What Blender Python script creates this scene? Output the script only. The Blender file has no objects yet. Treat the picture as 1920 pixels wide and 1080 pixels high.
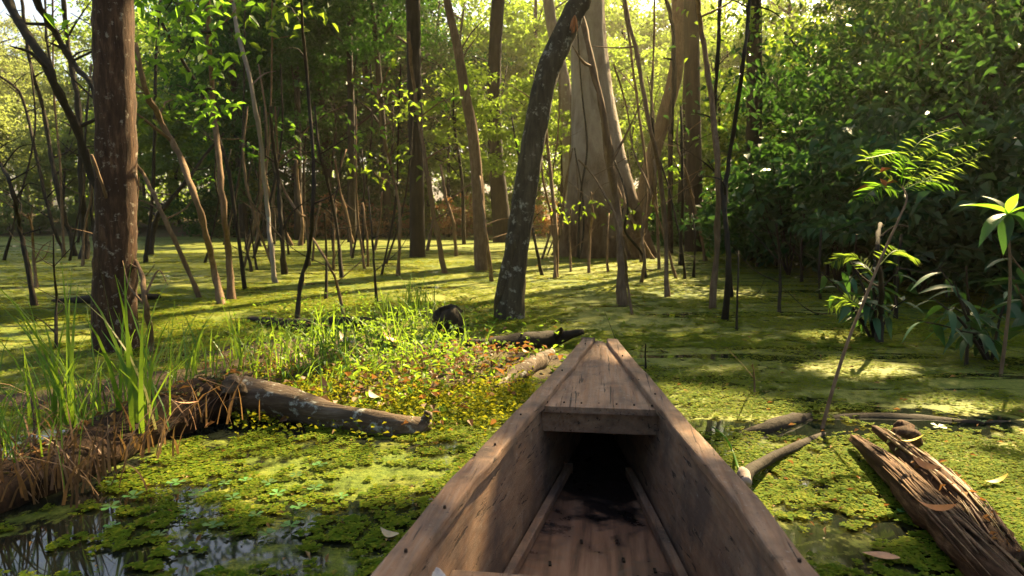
import bpy, math, random
import numpy as np
from mathutils import Vector

# ------------------------------------------------------------------ camera, sky, sun, exposure
SC = bpy.context.scene
COL = SC.collection
rng = np.random.default_rng(11)
random.seed(11)
PITCH = math.atan(140 / 1280)
CAM_Z = 1.0
cam = bpy.data.cameras.new("camera")
cam_o = bpy.data.objects.new("camera", cam)
COL.objects.link(cam_o)
cam_o.location = (0, 0, CAM_Z)
cam_o.rotation_euler = (math.pi / 2 - PITCH, 0, 0)
cam.lens = 24
cam.sensor_width = 36
cam.clip_start = 0.02
cam.clip_end = 2000
cam.dof.use_dof = True
cam.dof.focus_distance = 3.0
cam.dof.aperture_fstop = 5.0
SC.camera = cam_o

SUN_AZ = math.radians(34)      # to the right of the view direction
SUN_EL = math.radians(41)
SUN_DIR = np.array([math.sin(SUN_AZ) * math.cos(SUN_EL), math.cos(SUN_AZ) * math.cos(SUN_EL), math.sin(SUN_EL)])
world = bpy.data.worlds.new("World")
SC.world = world
world.use_nodes = True
wn = world.node_tree
wn.nodes.clear()
sky = wn.nodes.new("ShaderNodeTexSky")
sky.sky_type = 'NISHITA'
sky.sun_disc = False
sky.sun_elevation = SUN_EL
sky.sun_rotation = SUN_AZ
sky.air_density = 1.2
sky.dust_density = 4.0
bg = wn.nodes.new("ShaderNodeBackground")
bg.inputs[1].default_value = 0.05
wo = wn.nodes.new("ShaderNodeOutputWorld")
wn.links.new(sky.outputs[0], bg.inputs[0])
wn.links.new(bg.outputs[0], wo.inputs[0])
sun = bpy.data.lights.new("sun", 'SUN')
sun.energy = 5.0
sun.angle = math.radians(0.55)
sun.color = (1.0, 0.78, 0.42)
sun_o = bpy.data.objects.new("sun", sun)
COL.objects.link(sun_o)
sun_o.rotation_euler = Vector(SUN_DIR).to_track_quat('Z', 'Y').to_euler()
SC.view_settings.view_transform = 'Standard'
SC.view_settings.look = 'None'
SC.view_settings.exposure = 2.7
SC.view_settings.gamma = 1.0
SC.view_settings.use_curve_mapping = False
SC.render.engine = 'CYCLES'
SC.cycles.max_bounces = 8
SC.cycles.diffuse_bounces = 4
SC.cycles.transmission_bounces = 5
SC.cycles.volume_bounces = 0
SC.cycles.use_denoising = True

# ------------------------------------------------------------------ picture <-> place
FWD = np.array([0, math.cos(PITCH), -math.sin(PITCH)])
UP = np.array([0, math.sin(PITCH), math.cos(PITCH)])


def ray(x, y):
    return FWD + np.array([1.0, 0, 0]) * (x - 960) / 1280 + UP * (540 - y) / 1280


def g(x, y, z=0.0):
    q = ray(x, y)
    return np.array([0, 0, CAM_Z]) + q * (z - CAM_Z) / q[2]


def at(x, y, depth):
    q = ray(x, y)
    return np.array([0, 0, CAM_Z]) + q * depth / q[1]


# ------------------------------------------------------------------ value noise
_perm = rng.random((64, 64, 16))


def vnoise2(x, y, k=0):
    xi = np.floor(x).astype(int); yi = np.floor(y).astype(int)
    fx = x - xi; fy = y - yi
    fx = fx * fx * (3 - 2 * fx); fy = fy * fy * (3 - 2 * fy)
    a = _perm[xi % 64, yi % 64, k]; b = _perm[(xi + 1) % 64, yi % 64, k]
    c = _perm[xi % 64, (yi + 1) % 64, k]; d = _perm[(xi + 1) % 64, (yi + 1) % 64, k]
    return (a * (1 - fx) + b * fx) * (1 - fy) + (c * (1 - fx) + d * fx) * fy


def fbm(x, y, k=0, o=4):
    s = 0; w = 0.5; t = 0
    for i in range(o):
        s = s + w * vnoise2(x * 2 ** i + 7.3 * i, y * 2 ** i + 3.1 * i, (k + i) % 16); t += w; w *= 0.5
    return s / t


# ------------------------------------------------------------------ mesh helpers
class MB:
    def __init__(self):
        self.v = []; self.q = []; self.t = []; self.n = 0

    def add(self, v, q=None, t=None):
        v = np.asarray(v, float).reshape(-1, 3)
        self.v.append(v)
        if q is not None and len(q): self.q.append(np.asarray(q, int).reshape(-1, 4) + self.n)
        if t is not None and len(t): self.t.append(np.asarray(t, int).reshape(-1, 3) + self.n)
        self.n += len(v)

    def mesh(self, name, smooth=True):
        v = np.concatenate(self.v)
        q = np.concatenate(self.q) if self.q else np.zeros((0, 4), int)
        t = np.concatenate(self.t) if self.t else np.zeros((0, 3), int)
        m = bpy.data.meshes.new(name)
        m.vertices.add(len(v)); m.vertices.foreach_set("co", v.astype(np.float32).ravel())
        loops = np.concatenate([q.ravel(), t.ravel()])
        m.loops.add(len(loops)); m.loops.foreach_set("vertex_index", loops.astype(np.int32))
        nf = len(q) + len(t)
        st = np.concatenate([np.arange(len(q)) * 4, len(q) * 4 + np.arange(len(t)) * 3])
        m.polygons.add(nf)
        m.polygons.foreach_set("loop_start", st.astype(np.int32))
        m.polygons.foreach_set("use_smooth", np.full(nf, smooth, dtype=bool))
        m.update(calc_edges=True)
        m.validate()
        return m

    def build(self, name, mat, parent=None, smooth=True):
        return link(name, self.mesh(name, smooth), mat, parent)


def link(name, mesh, mat=None, parent=None):
    o = bpy.data.objects.new(name, mesh)
    if mat is not None and len(mesh.materials) == 0: mesh.materials.append(mat)
    COL.objects.link(o)
    if parent is not None: o.parent = parent
    return o


def tag(o, label=None, cat=None, group=None, kind=None):
    if label: o["label"] = label
    if cat: o["category"] = cat
    if group: o["group"] = group
    if kind: o["kind"] = kind
    return o


def empty(name, loc=(0, 0, 0), rz=0.0):
    o = bpy.data.objects.new(name, None)
    o.empty_display_size = 0.1
    COL.objects.link(o)
    o.location = loc; o.rotation_euler = (0, 0, rz)
    return o


def copy_tree(o, parent=None):
    c = o.copy(); COL.objects.link(c)
    if parent is not None: c.parent = parent
    for ch in list(o.children): copy_tree(ch, c)
    return c


def smooth_path(p, r, sub=4):
    """Catmull-Rom through points p with radii r"""
    p = np.asarray(p, float); r = np.asarray(r, float)
    if len(p) < 3: return p, r
    P = np.vstack([2 * p[0] - p[1], p, 2 * p[-1] - p[-2]])
    out = []; ro = []
    for i in range(len(p) - 1):
        p0, p1, p2, p3 = P[i], P[i + 1], P[i + 2], P[i + 3]
        for k in range(sub):
            t = k / sub
            out.append(0.5 * (2 * p1 + (p2 - p0) * t + (2 * p0 - 5 * p1 + 4 * p2 - p3) * t * t + (3 * p1 - p0 - 3 * p2 + p3) * t ** 3))
            ro.append(r[i] * (1 - t) + r[i + 1] * t)
    out.append(p[-1]); ro.append(r[-1])
    return np.array(out), np.array(ro)


def tube(mb, p, r, n=8, rough=0.0, cap=True, lobes=None):
    p = np.asarray(p, float); r = np.asarray(r, float) * np.ones(len(p))
    m = len(p)
    tan = np.gradient(p, axis=0)
    tan /= np.linalg.norm(tan, axis=1)[:, None] + 1e-9
    ref = np.array([1.0, 0.02, 0.03]) if abs(tan[0][0]) < 0.8 else np.array([0.02, 0.03, 1.0])
    a = np.arange(n) * 2 * math.pi / n
    vs = []
    for i in range(m):
        u = ref - tan[i] * ref.dot(tan[i]); u /= np.linalg.norm(u) + 1e-9
        ref = u
        w = np.cross(tan[i], u)
        rr = r[i] * (1 + rough * (rng.random(n) - 0.5) * 2)
        if lobes is not None: rr = rr * lobes(i / (m - 1), a)
        vs.append(p[i] + np.outer(np.cos(a) * rr, u) + np.outer(np.sin(a) * rr, w))
    v = np.vstack(vs)
    i = np.arange(m - 1)[:, None] * n; j = np.arange(n)[None, :]; k = (j + 1) % n
    q = np.stack([i + j, i + k, i + n + k, i + n + j], -1).reshape(-1, 4)
    t = []
    if cap:
        v = np.vstack([v, p[0], p[-1]])
        for j in range(n):
            t.append((m * n, (j + 1) % n, j)); t.append((m * n + 1, (m - 1) * n + j, (m - 1) * n + (j + 1) % n))
    mb.add(v, q, t)


def box(mb, lo, hi):
    x0, y0, z0 = lo; x1, y1, z1 = hi
    v = [(x0, y0, z0), (x1, y0, z0), (x1, y1, z0), (x0, y1, z0), (x0, y0, z1), (x1, y0, z1), (x1, y1, z1), (x0, y1, z1)]
    mb.add(v, [(3, 2, 1, 0), (4, 5, 6, 7), (0, 1, 5, 4), (1, 2, 6, 5), (2, 3, 7, 6), (3, 0, 4, 7)])


def unit(v):
    return v / (np.linalg.norm(v, axis=-1, keepdims=True) + 1e-9)


def leaves(mb, c, size, width=0.5, d=None, droop=0.35, fold=0.18, up=None, fine=False):
    """leaf-shaped folded quads (two triangles each) at points c, pointing along d"""
    n = len(c)
    size = np.ones(n) * size
    if d is None:
        a = rng.random(n) * 2 * math.pi
        d = np.stack([np.cos(a), np.sin(a), -droop + rng.normal(0, 0.45, n)], 1)
    d = unit(d)
    upv = np.array([0, 0, 1.0]) + rng.normal(0, 0.45, (n, 3)) if up is None else up
    s = unit(np.cross(d, upv)); nn = np.cross(s, d)
    L = size[:, None]; W = (size * width)[:, None]
    b = c; tip = c + d * L - nn * L * 0.12
    if fine:
        m1 = c + d * L * .28; m2 = c + d * L * .62 - nn * L * .03
        v = np.stack([b, m1 + s * W * .46 + nn * L * fold, m2 + s * W * .42 + nn * L * fold, tip, m2 - s * W * .42 + nn * L * fold, m1 - s * W * .46 + nn * L * fold], 1).reshape(-1, 3)
        i = np.arange(n) * 6
        q1 = np.stack([i, i + 1, i + 2, i + 3], 1); q2 = np.stack([i, i + 3, i + 4, i + 5], 1)
        mb.add(v, np.concatenate([q1, q2])); return
    mid = c + d * L * 0.45
    l = mid - s * W * 0.5 + nn * L * fold; r = mid + s * W * 0.5 + nn * L * fold
    v = np.stack([b, r, tip, l], 1).reshape(-1, 3)
    i = np.arange(n) * 4
    mb.add(v, None, np.concatenate([np.stack([i, i + 1, i + 2], 1), np.stack([i, i + 2, i + 3], 1)]))


def blades(mb, base, h, w, lean, segs=4, az=None, droop=1.0):
    """grass blades: tapering bent strips"""
    n = len(base)
    h = np.ones(n) * h; w = np.ones(n) * w
    az = rng.random(n) * 2 * math.pi if az is None else az
    dr = np.stack([np.cos(az), np.sin(az), np.zeros(n)], 1)
    face = az + math.pi / 2 + rng.normal(0, 0.5, n)
    sd = np.stack([np.cos(face), np.sin(face), np.zeros(n)], 1)
    lean = np.ones(n) * lean
    rows = []
    for k in range(segs + 1):
        t = k / segs
        c = base + dr * (h * lean * (0.35 * t + 0.9 * t * t))[:, None]
        c[:, 2] += h * (t - droop * 0.38 * lean * t ** 3)
        ww = (w * (1 - t ** 1.6) * 0.5 + 0.0006)[:, None]
        rows.append(c - sd * ww); rows.append(c + sd * ww)
    v = np.stack(rows, 1)
    m = 2 * (segs + 1)
    i = (np.arange(n) * m)[:, None]
    q = np.concatenate([np.stack([i + 2 * k, i + 2 * k + 1, i + 2 * k + 3, i + 2 * k + 2], -1) for k in range(segs)], 1)
    mb.add(v.reshape(-1, 3), q.reshape(-1, 4))


# ------------------------------------------------------------------ materials
class NT:
    def __init__(self, name):
        self.m = bpy.data.materials.new(name); self.m.use_nodes = True
        self.t = self.m.node_tree; self.t.nodes.clear()
        self.out = self.n("ShaderNodeOutputMaterial")

    def n(self, kind, **kw):
        o = self.t.nodes.new(kind)
        for k, v in kw.items():
            if k.startswith("i_"):
                key = k[2:]
                o.inputs[int(key) if key.isdigit() else key.replace("_", " ")].default_value = v
            else:
                setattr(o, k, v)
        return o

    def l(self, a, b):
        self.t.links.new(a, b)

    def noise(self, co, scale, detail=5, rough=0.6, dist=0.0):
        o = self.n("ShaderNodeTexNoise", i_Scale=scale, i_Detail=detail, i_Roughness=rough, i_Distortion=dist)
        self.l(co, o.inputs["Vector"]); return o.outputs["Fac"]

    def ramp(self, fac, stops, interp='LINEAR'):
        o = self.n("ShaderNodeValToRGB"); e = o.color_ramp.elements; o.color_ramp.interpolation = interp
        while len(e) < len(stops): e.new(0.5)
        for k, (p, c) in enumerate(stops):
            e[k].position = p; e[k].color = (c[0], c[1], c[2], 1) if not isinstance(c, (int, float)) else (c, c, c, 1)
        self.l(fac, o.inputs[0]); return o.outputs[0]

    def mix(self, fac, a, b, mode='MIX'):
        o = self.n("ShaderNodeMix", data_type='RGBA', blend_type=mode)
        for s, v in ((o.inputs[0], fac), (o.inputs[6], a), (o.inputs[7], b)):
            if hasattr(v, "is_linked"): self.l(v, s)
            elif isinstance(v, (int, float)): s.default_value = v
            else: s.default_value = (*v, 1)
        return o.outputs[2]

    def math(self, op, a, b=0.0):
        o = self.n("ShaderNodeMath", operation=op)
        for s, v in ((o.inputs[0], a), (o.inputs[1], b)):
            if hasattr(v, "is_linked"): self.l(v, s)
            else: s.default_value = v
        return o.outputs[0]

    def mapping(self, co, scale=(1, 1, 1), rot=(0, 0, 0)):
        o = self.n("ShaderNodeMapping"); o.inputs["Scale"].default_value = scale; o.inputs["Rotation"].default_value = rot
        self.l(co, o.inputs[0]); return o.outputs[0]

    def co(self, kind="Object"):
        return self.n("ShaderNodeTexCoord").outputs[kind]

    def bump(self, h, strength=0.5, dist=0.02):
        o = self.n("ShaderNodeBump", i_Strength=strength, i_Distance=dist); self.l(h, o.inputs["Height"]); return o.outputs[0]

    def principled(self, color, rough=0.8, normal=None, spec=0.3):
        o = self.n("ShaderNodeBsdfPrincipled"); o.inputs["Roughness"].default_value = rough
        o.inputs["Specular IOR Level"].default_value = spec
        if hasattr(color, "is_linked"): self.l(color, o.inputs["Base Color"])
        else: o.inputs["Base Color"].default_value = (*color, 1)
        if normal is not None: self.l(normal, o.inputs["Normal"])
        return o

    def done(self, shader):
        self.l(shader, self.out.inputs[0]); return self.m


def leaf_mat(name, c0, c1, c2, tr=0.45, tcol=(0.30, 0.34, 0.03), rough=0.45, spec=0.35, odd=None):
    """leaf: glossy top, light through the blade, each leaf its own tone"""
    k = NT(name)
    geo = k.n("ShaderNodeNewGeometry")
    inf = k.n("ShaderNodeObjectInfo")
    r = geo.outputs["Random Per Island"]
    col = k.ramp(r, [(0.0, c0), (0.5, c1), (0.93, c2), (1.0, odd or c2)])
    hsv = k.n("ShaderNodeHueSaturation")
    k.l(col, hsv.inputs["Color"])
    k.l(k.math('ADD', k.math('MULTIPLY', inf.outputs["Random"], 0.05), 0.475), hsv.inputs["Hue"])
    k.l(k.math('ADD', k.math('MULTIPLY', inf.outputs["Random"], 0.5), 0.75), hsv.inputs["Value"])
    p = k.principled(hsv.outputs[0], rough, spec=spec)
    t = k.n("ShaderNodeBsdfTranslucent")
    tc = k.mix(r, tuple(x * 0.75 for x in tcol), tcol)
    k.l(tc, t.inputs["Color"])
    mx = k.n("ShaderNodeMixShader"); mx.inputs[0].default_value = tr
    k.l(p.outputs[0], mx.inputs[1]); k.l(t.outputs[0], mx.inputs[2])
    return k.done(mx.outputs[0])


def bark_mat(name, c0, c1, c2, scale=1.0, lichen=0.0, ridged=8.0, bump=0.7, lich_col=(0.38, 0.38, 0.33), lie=None):
    k = NT(name)
    co = k.co("Object")
    m = k.mapping(co, (1, 1, 0.16)) if lie is None else k.mapping(k.mapping(co, rot=(0, 0, -lie)), (0.12, 1, 1))
    n1 = k.noise(m, 14 * scale, 8, 0.68, 0.4)
    n2 = k.noise(co, 2.2 * scale, 4, 0.6)
    n3 = k.noise(m, 50 * scale, 4, 0.7)
    col = k.ramp(n1, [(0.3, c0), (0.5, c1), (0.72, c2)])
    col = k.mix(k.ramp(n2, [(0.35, 0.0), (0.65, 0.75)]), col, tuple(x * 0.6 for x in c1))
    if lichen > 0:
        n4 = k.noise(co, 9 * scale, 6, 0.7)
        col = k.mix(k.ramp(n4, [(0.60 - 0.08 * lichen, 0.0), (0.66, 0.85)]), col, lich_col)
    h = k.math('ADD', n1, k.math('MULTIPLY', n3, 0.4))
    p = k.principled(col, 0.88, k.bump(h, bump, 0.02 / scale), 0.2)
    return k.done(p.outputs[0])


M = {}
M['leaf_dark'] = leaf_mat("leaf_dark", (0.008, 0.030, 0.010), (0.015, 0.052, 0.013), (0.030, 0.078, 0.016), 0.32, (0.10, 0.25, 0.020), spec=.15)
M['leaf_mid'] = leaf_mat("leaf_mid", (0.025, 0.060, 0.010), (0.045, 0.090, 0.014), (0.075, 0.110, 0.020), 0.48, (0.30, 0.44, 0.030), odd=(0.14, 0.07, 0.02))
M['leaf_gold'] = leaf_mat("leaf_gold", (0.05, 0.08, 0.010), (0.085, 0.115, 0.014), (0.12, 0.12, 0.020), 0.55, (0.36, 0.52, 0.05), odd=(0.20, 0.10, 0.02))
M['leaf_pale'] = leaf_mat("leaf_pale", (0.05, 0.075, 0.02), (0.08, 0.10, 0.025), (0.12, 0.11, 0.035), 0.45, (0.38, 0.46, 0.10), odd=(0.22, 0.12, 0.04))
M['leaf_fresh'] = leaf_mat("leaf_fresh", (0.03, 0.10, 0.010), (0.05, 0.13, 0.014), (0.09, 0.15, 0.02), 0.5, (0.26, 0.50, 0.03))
M['leaf_broad'] = leaf_mat("leaf_broad", (0.014, 0.050, 0.022), (0.024, 0.072, 0.026), (0.045, 0.10, 0.03), 0.22, (0.10, 0.24, 0.03), 0.45, 0.3)
M['leaf_dry'] = leaf_mat("leaf_dry", (0.10, 0.05, 0.02), (0.19, 0.09, 0.035), (0.28, 0.17, 0.08), 0.25, (0.45, 0.20, 0.05), 0.6, 0.3)
M['grass'] = leaf_mat("grass_blade", (0.03, 0.09, 0.012), (0.06, 0.13, 0.016), (0.11, 0.16, 0.03), 0.45, (0.30, 0.46, 0.03), 0.5, 0.3, odd=(0.22, 0.16, 0.07))
M['straw'] = leaf_mat("straw", (0.07, 0.038, 0.017), (0.15, 0.082, 0.036), (0.27, 0.17, 0.08), 0.2, (0.35, 0.2, 0.07), 0.6, 0.3)
M['duckweed'] = leaf_mat("duckweed", (0.045, 0.09, 0.006), (0.095, 0.13, 0.008), (0.16, 0.165, 0.012), 0.3, (0.46, 0.44, 0.02), 0.8, 0.06, odd=(0.14, 0.09, 0.03))
M['clover'] = leaf_mat("water_clover", (0.06, 0.15, 0.035), (0.08, 0.18, 0.045), (0.11, 0.20, 0.05), 0.25, (0.30, 0.5, 0.08), 0.4, 0.4)
M['bark_red'] = bark_mat("bark_red", (0.014, 0.007, 0.004), (0.062, 0.032, 0.018), (0.17, 0.093, 0.05), 2.2, 0.25, bump=1.0, lich_col=(.26, .22, .17))
M['bark_lichen'] = bark_mat("bark_lichen", (0.022, 0.017, 0.010), (0.066, 0.05, 0.029), (0.125, 0.098, 0.06), 1.3, 0.45, lich_col=(.30, .28, .22))
M['bark_grey'] = bark_mat("bark_grey", (0.16, 0.12, 0.10), (0.28, 0.22, 0.18), (0.36, 0.30, 0.26), 0.5, 0.3, bump=0.35)
M['bark_dark'] = bark_mat("bark_dark", (0.012, 0.009, 0.006), (0.032, 0.023, 0.015), (0.062, 0.045, 0.03), 1.2, 0.0)
M['bark_tan'] = bark_mat("bark_tan", (0.08, 0.048, 0.026), (0.18, 0.11, 0.062), (0.28, 0.19, 0.12), 2.5, 0.0, bump=0.4)
M['bark_log'] = bark_mat("bark_log", (0.025, 0.016, 0.010), (0.10, 0.066, 0.042), (0.26, 0.20, 0.15), 1.6, 0.5, bump=0.9, lie=-.2)
_d = g(1920, 1140) - g(1600, 822)
M['bark_rot'] = bark_mat("bark_rot", (0.010, 0.005, 0.003), (0.07, 0.034, 0.017), (0.28, 0.165, 0.095), 3.2, 0.0, bump=1.0, lie=math.atan2(_d[1], _d[0]))
M['peat_root'] = bark_mat("peat_root", (0.010, 0.006, 0.004), (0.036, 0.019, 0.010), (0.11, 0.055, 0.028), 2.4, 0.0, bump=1.0)
M['moss'] = leaf_mat("moss", (0.03, 0.05, 0.01), (0.06, 0.075, 0.012), (0.1, 0.1, 0.02), 0.2, (0.2, 0.2, 0.02))


def wood_mat():
    """weathered canoe planks: grain along the boat (local Y), grey wear, dark damp stains"""
    k = NT("weathered_plank")
    co = k.co("Object")
    inf = k.n("ShaderNodeObjectInfo")
    g1 = k.noise(k.mapping(co, (26, 2.2, 26)), 1.0, 8, 0.62, 0.25)
    g2 = k.noise(k.mapping(co, (110, 5, 110)), 1.0, 5, 0.65)
    st = k.noise(co, 5.5, 6, 0.62, 0.3)
    st2 = k.noise(co, 17, 6, 0.7)
    col = k.ramp(g1, [(0.28, (0.105, 0.046, 0.022)), (0.48, (0.24, 0.122, 0.065)), (0.62, (0.31, 0.178, 0.105)), (0.78, (0.38, 0.25, 0.17))])
    col = k.mix(k.ramp(g2, [(0.35, 0.0), (0.7, 0.45)]), col, (0.27, 0.215, 0.175))
    col = k.mix(k.ramp(st, [(0.44, 0.0), (0.64, 0.78)]), col, (0.085, 0.058, 0.046))
    col = k.mix(k.ramp(st2, [(0.60, 0.0), (0.70, 0.6)]), col, (0.05, 0.036, 0.03))
    col = k.mix(k.ramp(k.noise(co, 3.1, 3, 0.5), [(0.5, 0.0), (0.7, 0.4)]), col, (0.20, 0.105, 0.055))
    crack = k.noise(k.mapping(co, (60, 1.6, 60)), 1.0, 4, 0.6, 0.6)
    ck = k.ramp(crack, [(0.345, 1.0), (0.38, 0.0)])
    col = k.mix(k.math('MULTIPLY', ck, 0.85), col, (0.018, 0.011, 0.008))
    sp = k.noise(co, 62, 3, 0.6)
    col = k.mix(k.ramp(sp, [(0.66, 0.0), (0.72, 0.7)]), col, (0.03, 0.022, 0.018))
    col = k.mix(k.ramp(k.noise(co, 40, 4, 0.7), [(0.62, 0.0), (0.72, 0.5)]), col, (0.34, 0.29, 0.25))
    h = k.math('SUBTRACT', k.math('MULTIPLY', g1, 1.0), k.math('MULTIPLY', ck, 0.6))
    h = k.math('ADD', h, k.math('MULTIPLY', g2, 0.4))
    p = k.principled(col, 0.8, k.bump(h, 0.55, 0.006), 0.3)
    return k.done(p.outputs[0])


def floor_mat():
    """stained, damp boat bottom; the wet fore part has under-deck shade painted in"""
    k = NT("wet_plank")
    co = k.co("Object")
    g1 = k.noise(k.mapping(co, (24, 2.0, 24)), 1.0, 8, 0.62, 0.25)
    st = k.noise(co, 6, 7, 0.68, 0.3)
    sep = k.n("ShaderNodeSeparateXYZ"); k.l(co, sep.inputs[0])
    wet_shade = k.math('ADD', k.math('MULTIPLY', k.math('SUBTRACT', sep.outputs[1], 2.12), 1.6), k.math('MULTIPLY', k.math('SUBTRACT', st, 0.5), 2.6))
    wet_shade = k.math('SUBTRACT', wet_shade, k.math('MULTIPLY', k.math('ABSOLUTE', k.math('SUBTRACT', sep.outputs[0], 0.03)), 2.2))
    col = k.ramp(g1, [(0.28, (0.035, 0.018, 0.010)), (0.5, (0.20, 0.095, 0.052)), (0.75, (0.31, 0.18, 0.115))])
    col = k.mix(k.ramp(st, [(0.47, 0.0), (0.68, 0.85)]), col, (0.05, 0.038, 0.036))
    col = k.mix(k.ramp(wet_shade, [(0.0, 0.0), (0.35, 0.94)]), col, (0.006, 0.005, 0.005))  # shade of the hollow under the foredeck, painted black into the wet wood
    p = k.principled(col, 0.5, k.bump(g1, 0.4, 0.005), 0.4)
    k.l(k.ramp(st, [(0.45, 0.65), (0.62, 0.22)]), p.inputs["Roughness"])
    return k.done(p.outputs[0])


M['wood'] = wood_mat()
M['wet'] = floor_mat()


ZONES = [(1660, 797, 270, 20, 0.10), (60, 1068, 90, 16, -.05), (1680, 1000, 50, 20, .55), (480, 800, 120, 16, -.2), (1340, 800, 60, 14, 0.0)]   # dark open water; the patch by the fallen log stands in for its shadow
ZW = []
for (px, py, rx, ry, rot_) in ZONES:
    c_ = g(px, py); ZW.append((c_[0], c_[1], abs(g(px + rx, py)[0] - c_[0]), abs(g(px, py - ry)[1] - g(px, py + ry)[1]) / 2, rot_))


def zones(x, y):
    v = np.zeros_like(x)
    for (cx, cy, ex, ey, ro) in ZW:
        a_, b_ = x - cx, y - cy; a2 = a_ * math.cos(ro) + b_ * math.sin(ro); b2 = -a_ * math.sin(ro) + b_ * math.cos(ro)
        v = np.maximum(v, np.clip(1.35 - np.hypot(a2 / ex, b2 / ey), 0, 1))
    return v


def water_mat():
    """pond: still dark water, covered by floating weed in drifts"""
    k = NT("pond_surface")
    co = k.co("Object")
    drift = k.noise(k.mapping(co, (1, 1.5, 1)), 0.55, 5, 0.62, 0.6)
    fine = k.noise(co, 7.0, 6, 0.68, 0.3)
    grain = k.noise(co, 60, 3, 0.7)
    streak = k.noise(k.mapping(co, (0.5, 2.6, 1)), 1.0, 6, 0.66, 0.5)
    sep = k.n("ShaderNodeSeparateXYZ"); k.l(co, sep.inputs[0])
    far = k.n("ShaderNodeMapRange"); k.l(sep.outputs[1], far.inputs[0])
    far.inputs[1].default_value = 2.0; far.inputs[2].default_value = 9.0; far.inputs[3].default_value = -0.125; far.inputs[4].default_value = 0.10
    cover = k.math('ADD', k.math('ADD', k.math('MULTIPLY', drift, 0.62), k.math('MULTIPLY', fine, 0.40)), far.outputs[0])
    for (cx, cy, ex, ey, ro) in ZW:
        mp = k.n("ShaderNodeMapping", vector_type='TEXTURE'); mp.inputs["Location"].default_value = (cx, cy, 0); mp.inputs["Rotation"].default_value = (0, 0, ro); mp.inputs["Scale"].default_value = (ex, ey, 1)
        k.l(co, mp.inputs[0]); ln = k.n("ShaderNodeVectorMath", operation='LENGTH'); k.l(mp.outputs[0], ln.inputs[0])
        cover = k.math('SUBTRACT', cover, k.math('MULTIPLY', k.ramp(k.math('MULTIPLY', ln.outputs["Value"], 0.5), [(0.3, 1.0), (0.68, 0.0)]), 0.17))
    mask = k.ramp(cover, [(0.38, 0.0), (0.44, 1.0)])
    mask = k.math('MULTIPLY', mask, k.ramp(streak, [(0.41, 0.0), (0.455, 1.0)]))
    mask = k.math('MULTIPLY', mask, k.ramp(grain, [(0.22, 0.15), (0.40, 1.0)]))
    colv = k.noise(co, 1.7, 5, 0.65)
    col = k.ramp(colv, [(0.32, (0.06, 0.10, 0.016)), (0.5, (0.15, 0.175, 0.024)), (0.66, (0.25, 0.235, 0.05))])
    col = k.mix(k.ramp(grain, [(0.35, 0.55), (0.65, 0.0)]), col, (0.03, 0.05, 0.010))
    mott = k.noise(co, 19, 5, 0.75)
    col = k.mix(k.ramp(mott, [(0.38, 0.6), (0.56, 0.0)]), col, (0.035, 0.06, 0.010))
    pale = k.ramp(k.noise(co, 0.22, 3, 0.5), [(0.42, 0.0), (0.62, 0.65)])
    col = k.mix(k.math('MULTIPLY', pale, k.ramp(mott, [(0.4, 0.45), (0.6, 1.0)])), col, (0.235, 0.235, 0.065))
    weed = k.principled(col, 0.65, k.bump(k.math('ADD', grain, fine), 0.6, 0.012), 0.06)
    water = k.principled((0.008, 0.010, 0.007), 0.04, k.bump(k.noise(co, 3.0, 2, 0.5), 0.05, 0.02), 0.5)
    mx = k.n("ShaderNodeMixShader"); k.l(mask, mx.inputs[0]); k.l(water.outputs[0], mx.inputs[1]); k.l(weed.outputs[0], mx.inputs[2])
    return k.done(mx.outputs[0])


M['water'] = water_mat()


def ground_mat(name, stops, sc=1.0):
    k = NT(name)
    co = k.co("Object")
    n1 = k.noise(co, 1.3 * sc, 8, 0.7, 0.4); n2 = k.noise(co, 16 * sc, 5, 0.7)
    col = k.ramp(k.math('ADD', k.math('MULTIPLY', n1, 0.6), k.math('MULTIPLY', n2, 0.4)), stops)
    p = k.principled(col, 0.9, k.bump(k.math('ADD', n1, n2), 0.9, 0.06 / sc), 0.2)
    return k.done(p.outputs[0])


M['litter'] = ground_mat("leaf_litter", [(0.32, (0.03, 0.022, 0.012)), (0.48, (0.12, 0.068, 0.03)), (0.56, (0.06, 0.065, 0.018)), (0.7, (0.22, 0.13, 0.06))])
M['mud'] = ground_mat("peat_mud", [(0.32, (0.018, 0.012, 0.008)), (0.5, (0.055, 0.035, 0.02)), (0.62, (0.10, 0.085, 0.022)), (0.75, (0.17, 0.10, 0.045))], 3.0)

# ------------------------------------------------------------------ boat frame (local +Y runs to the bow)
BOAT_ROT = -math.atan(0.131)
HW_T = np.array([-2.6, -2.2, -1.2, 0.0, 0.7, 1.215, 1.645, 2.36, 3.0, 3.58])
HW_W = np.array([0.22, 0.30, 0.42, 0.46, 0.448, 0.414, 0.372, 0.265, 0.17, 0.085])


def half(t):
    return np.interp(t, HW_T, HW_W)


def to_boat(x, y):
    c, s = math.cos(-BOAT_ROT), math.sin(-BOAT_ROT)
    return c * x - s * y, s * x + c * y


def in_boat(x, y, pad=0.0):
    bx, by = to_boat(x, y)
    return (np.abs(bx) < half(by) - 0.03 + pad) & (by > -2.6 - pad) & (by < 3.58 + pad)


# ------------------------------------------------------------------ ground, water
def shore(x, y):
    """signed distance-like value: >0 on land"""
    u = x / np.maximum(y, 0.5)
    d = np.interp(u, [-2, -0.8, -0.4, 0.0, 0.25, 0.34, 0.45, 0.75, 1.3, 3], [26, 30, 30, 31, 29, 20, 15.5, 9.5, 7.0, 6.0])
    dd = np.where(y > 0.5, y - d, np.where(x > 9, 2.0, np.where(x < -22, 2.0, -3.0)))
    return dd + 1.6 * (fbm(x * 0.4, y * 0.4, 3) - 0.5) * 2


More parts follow.
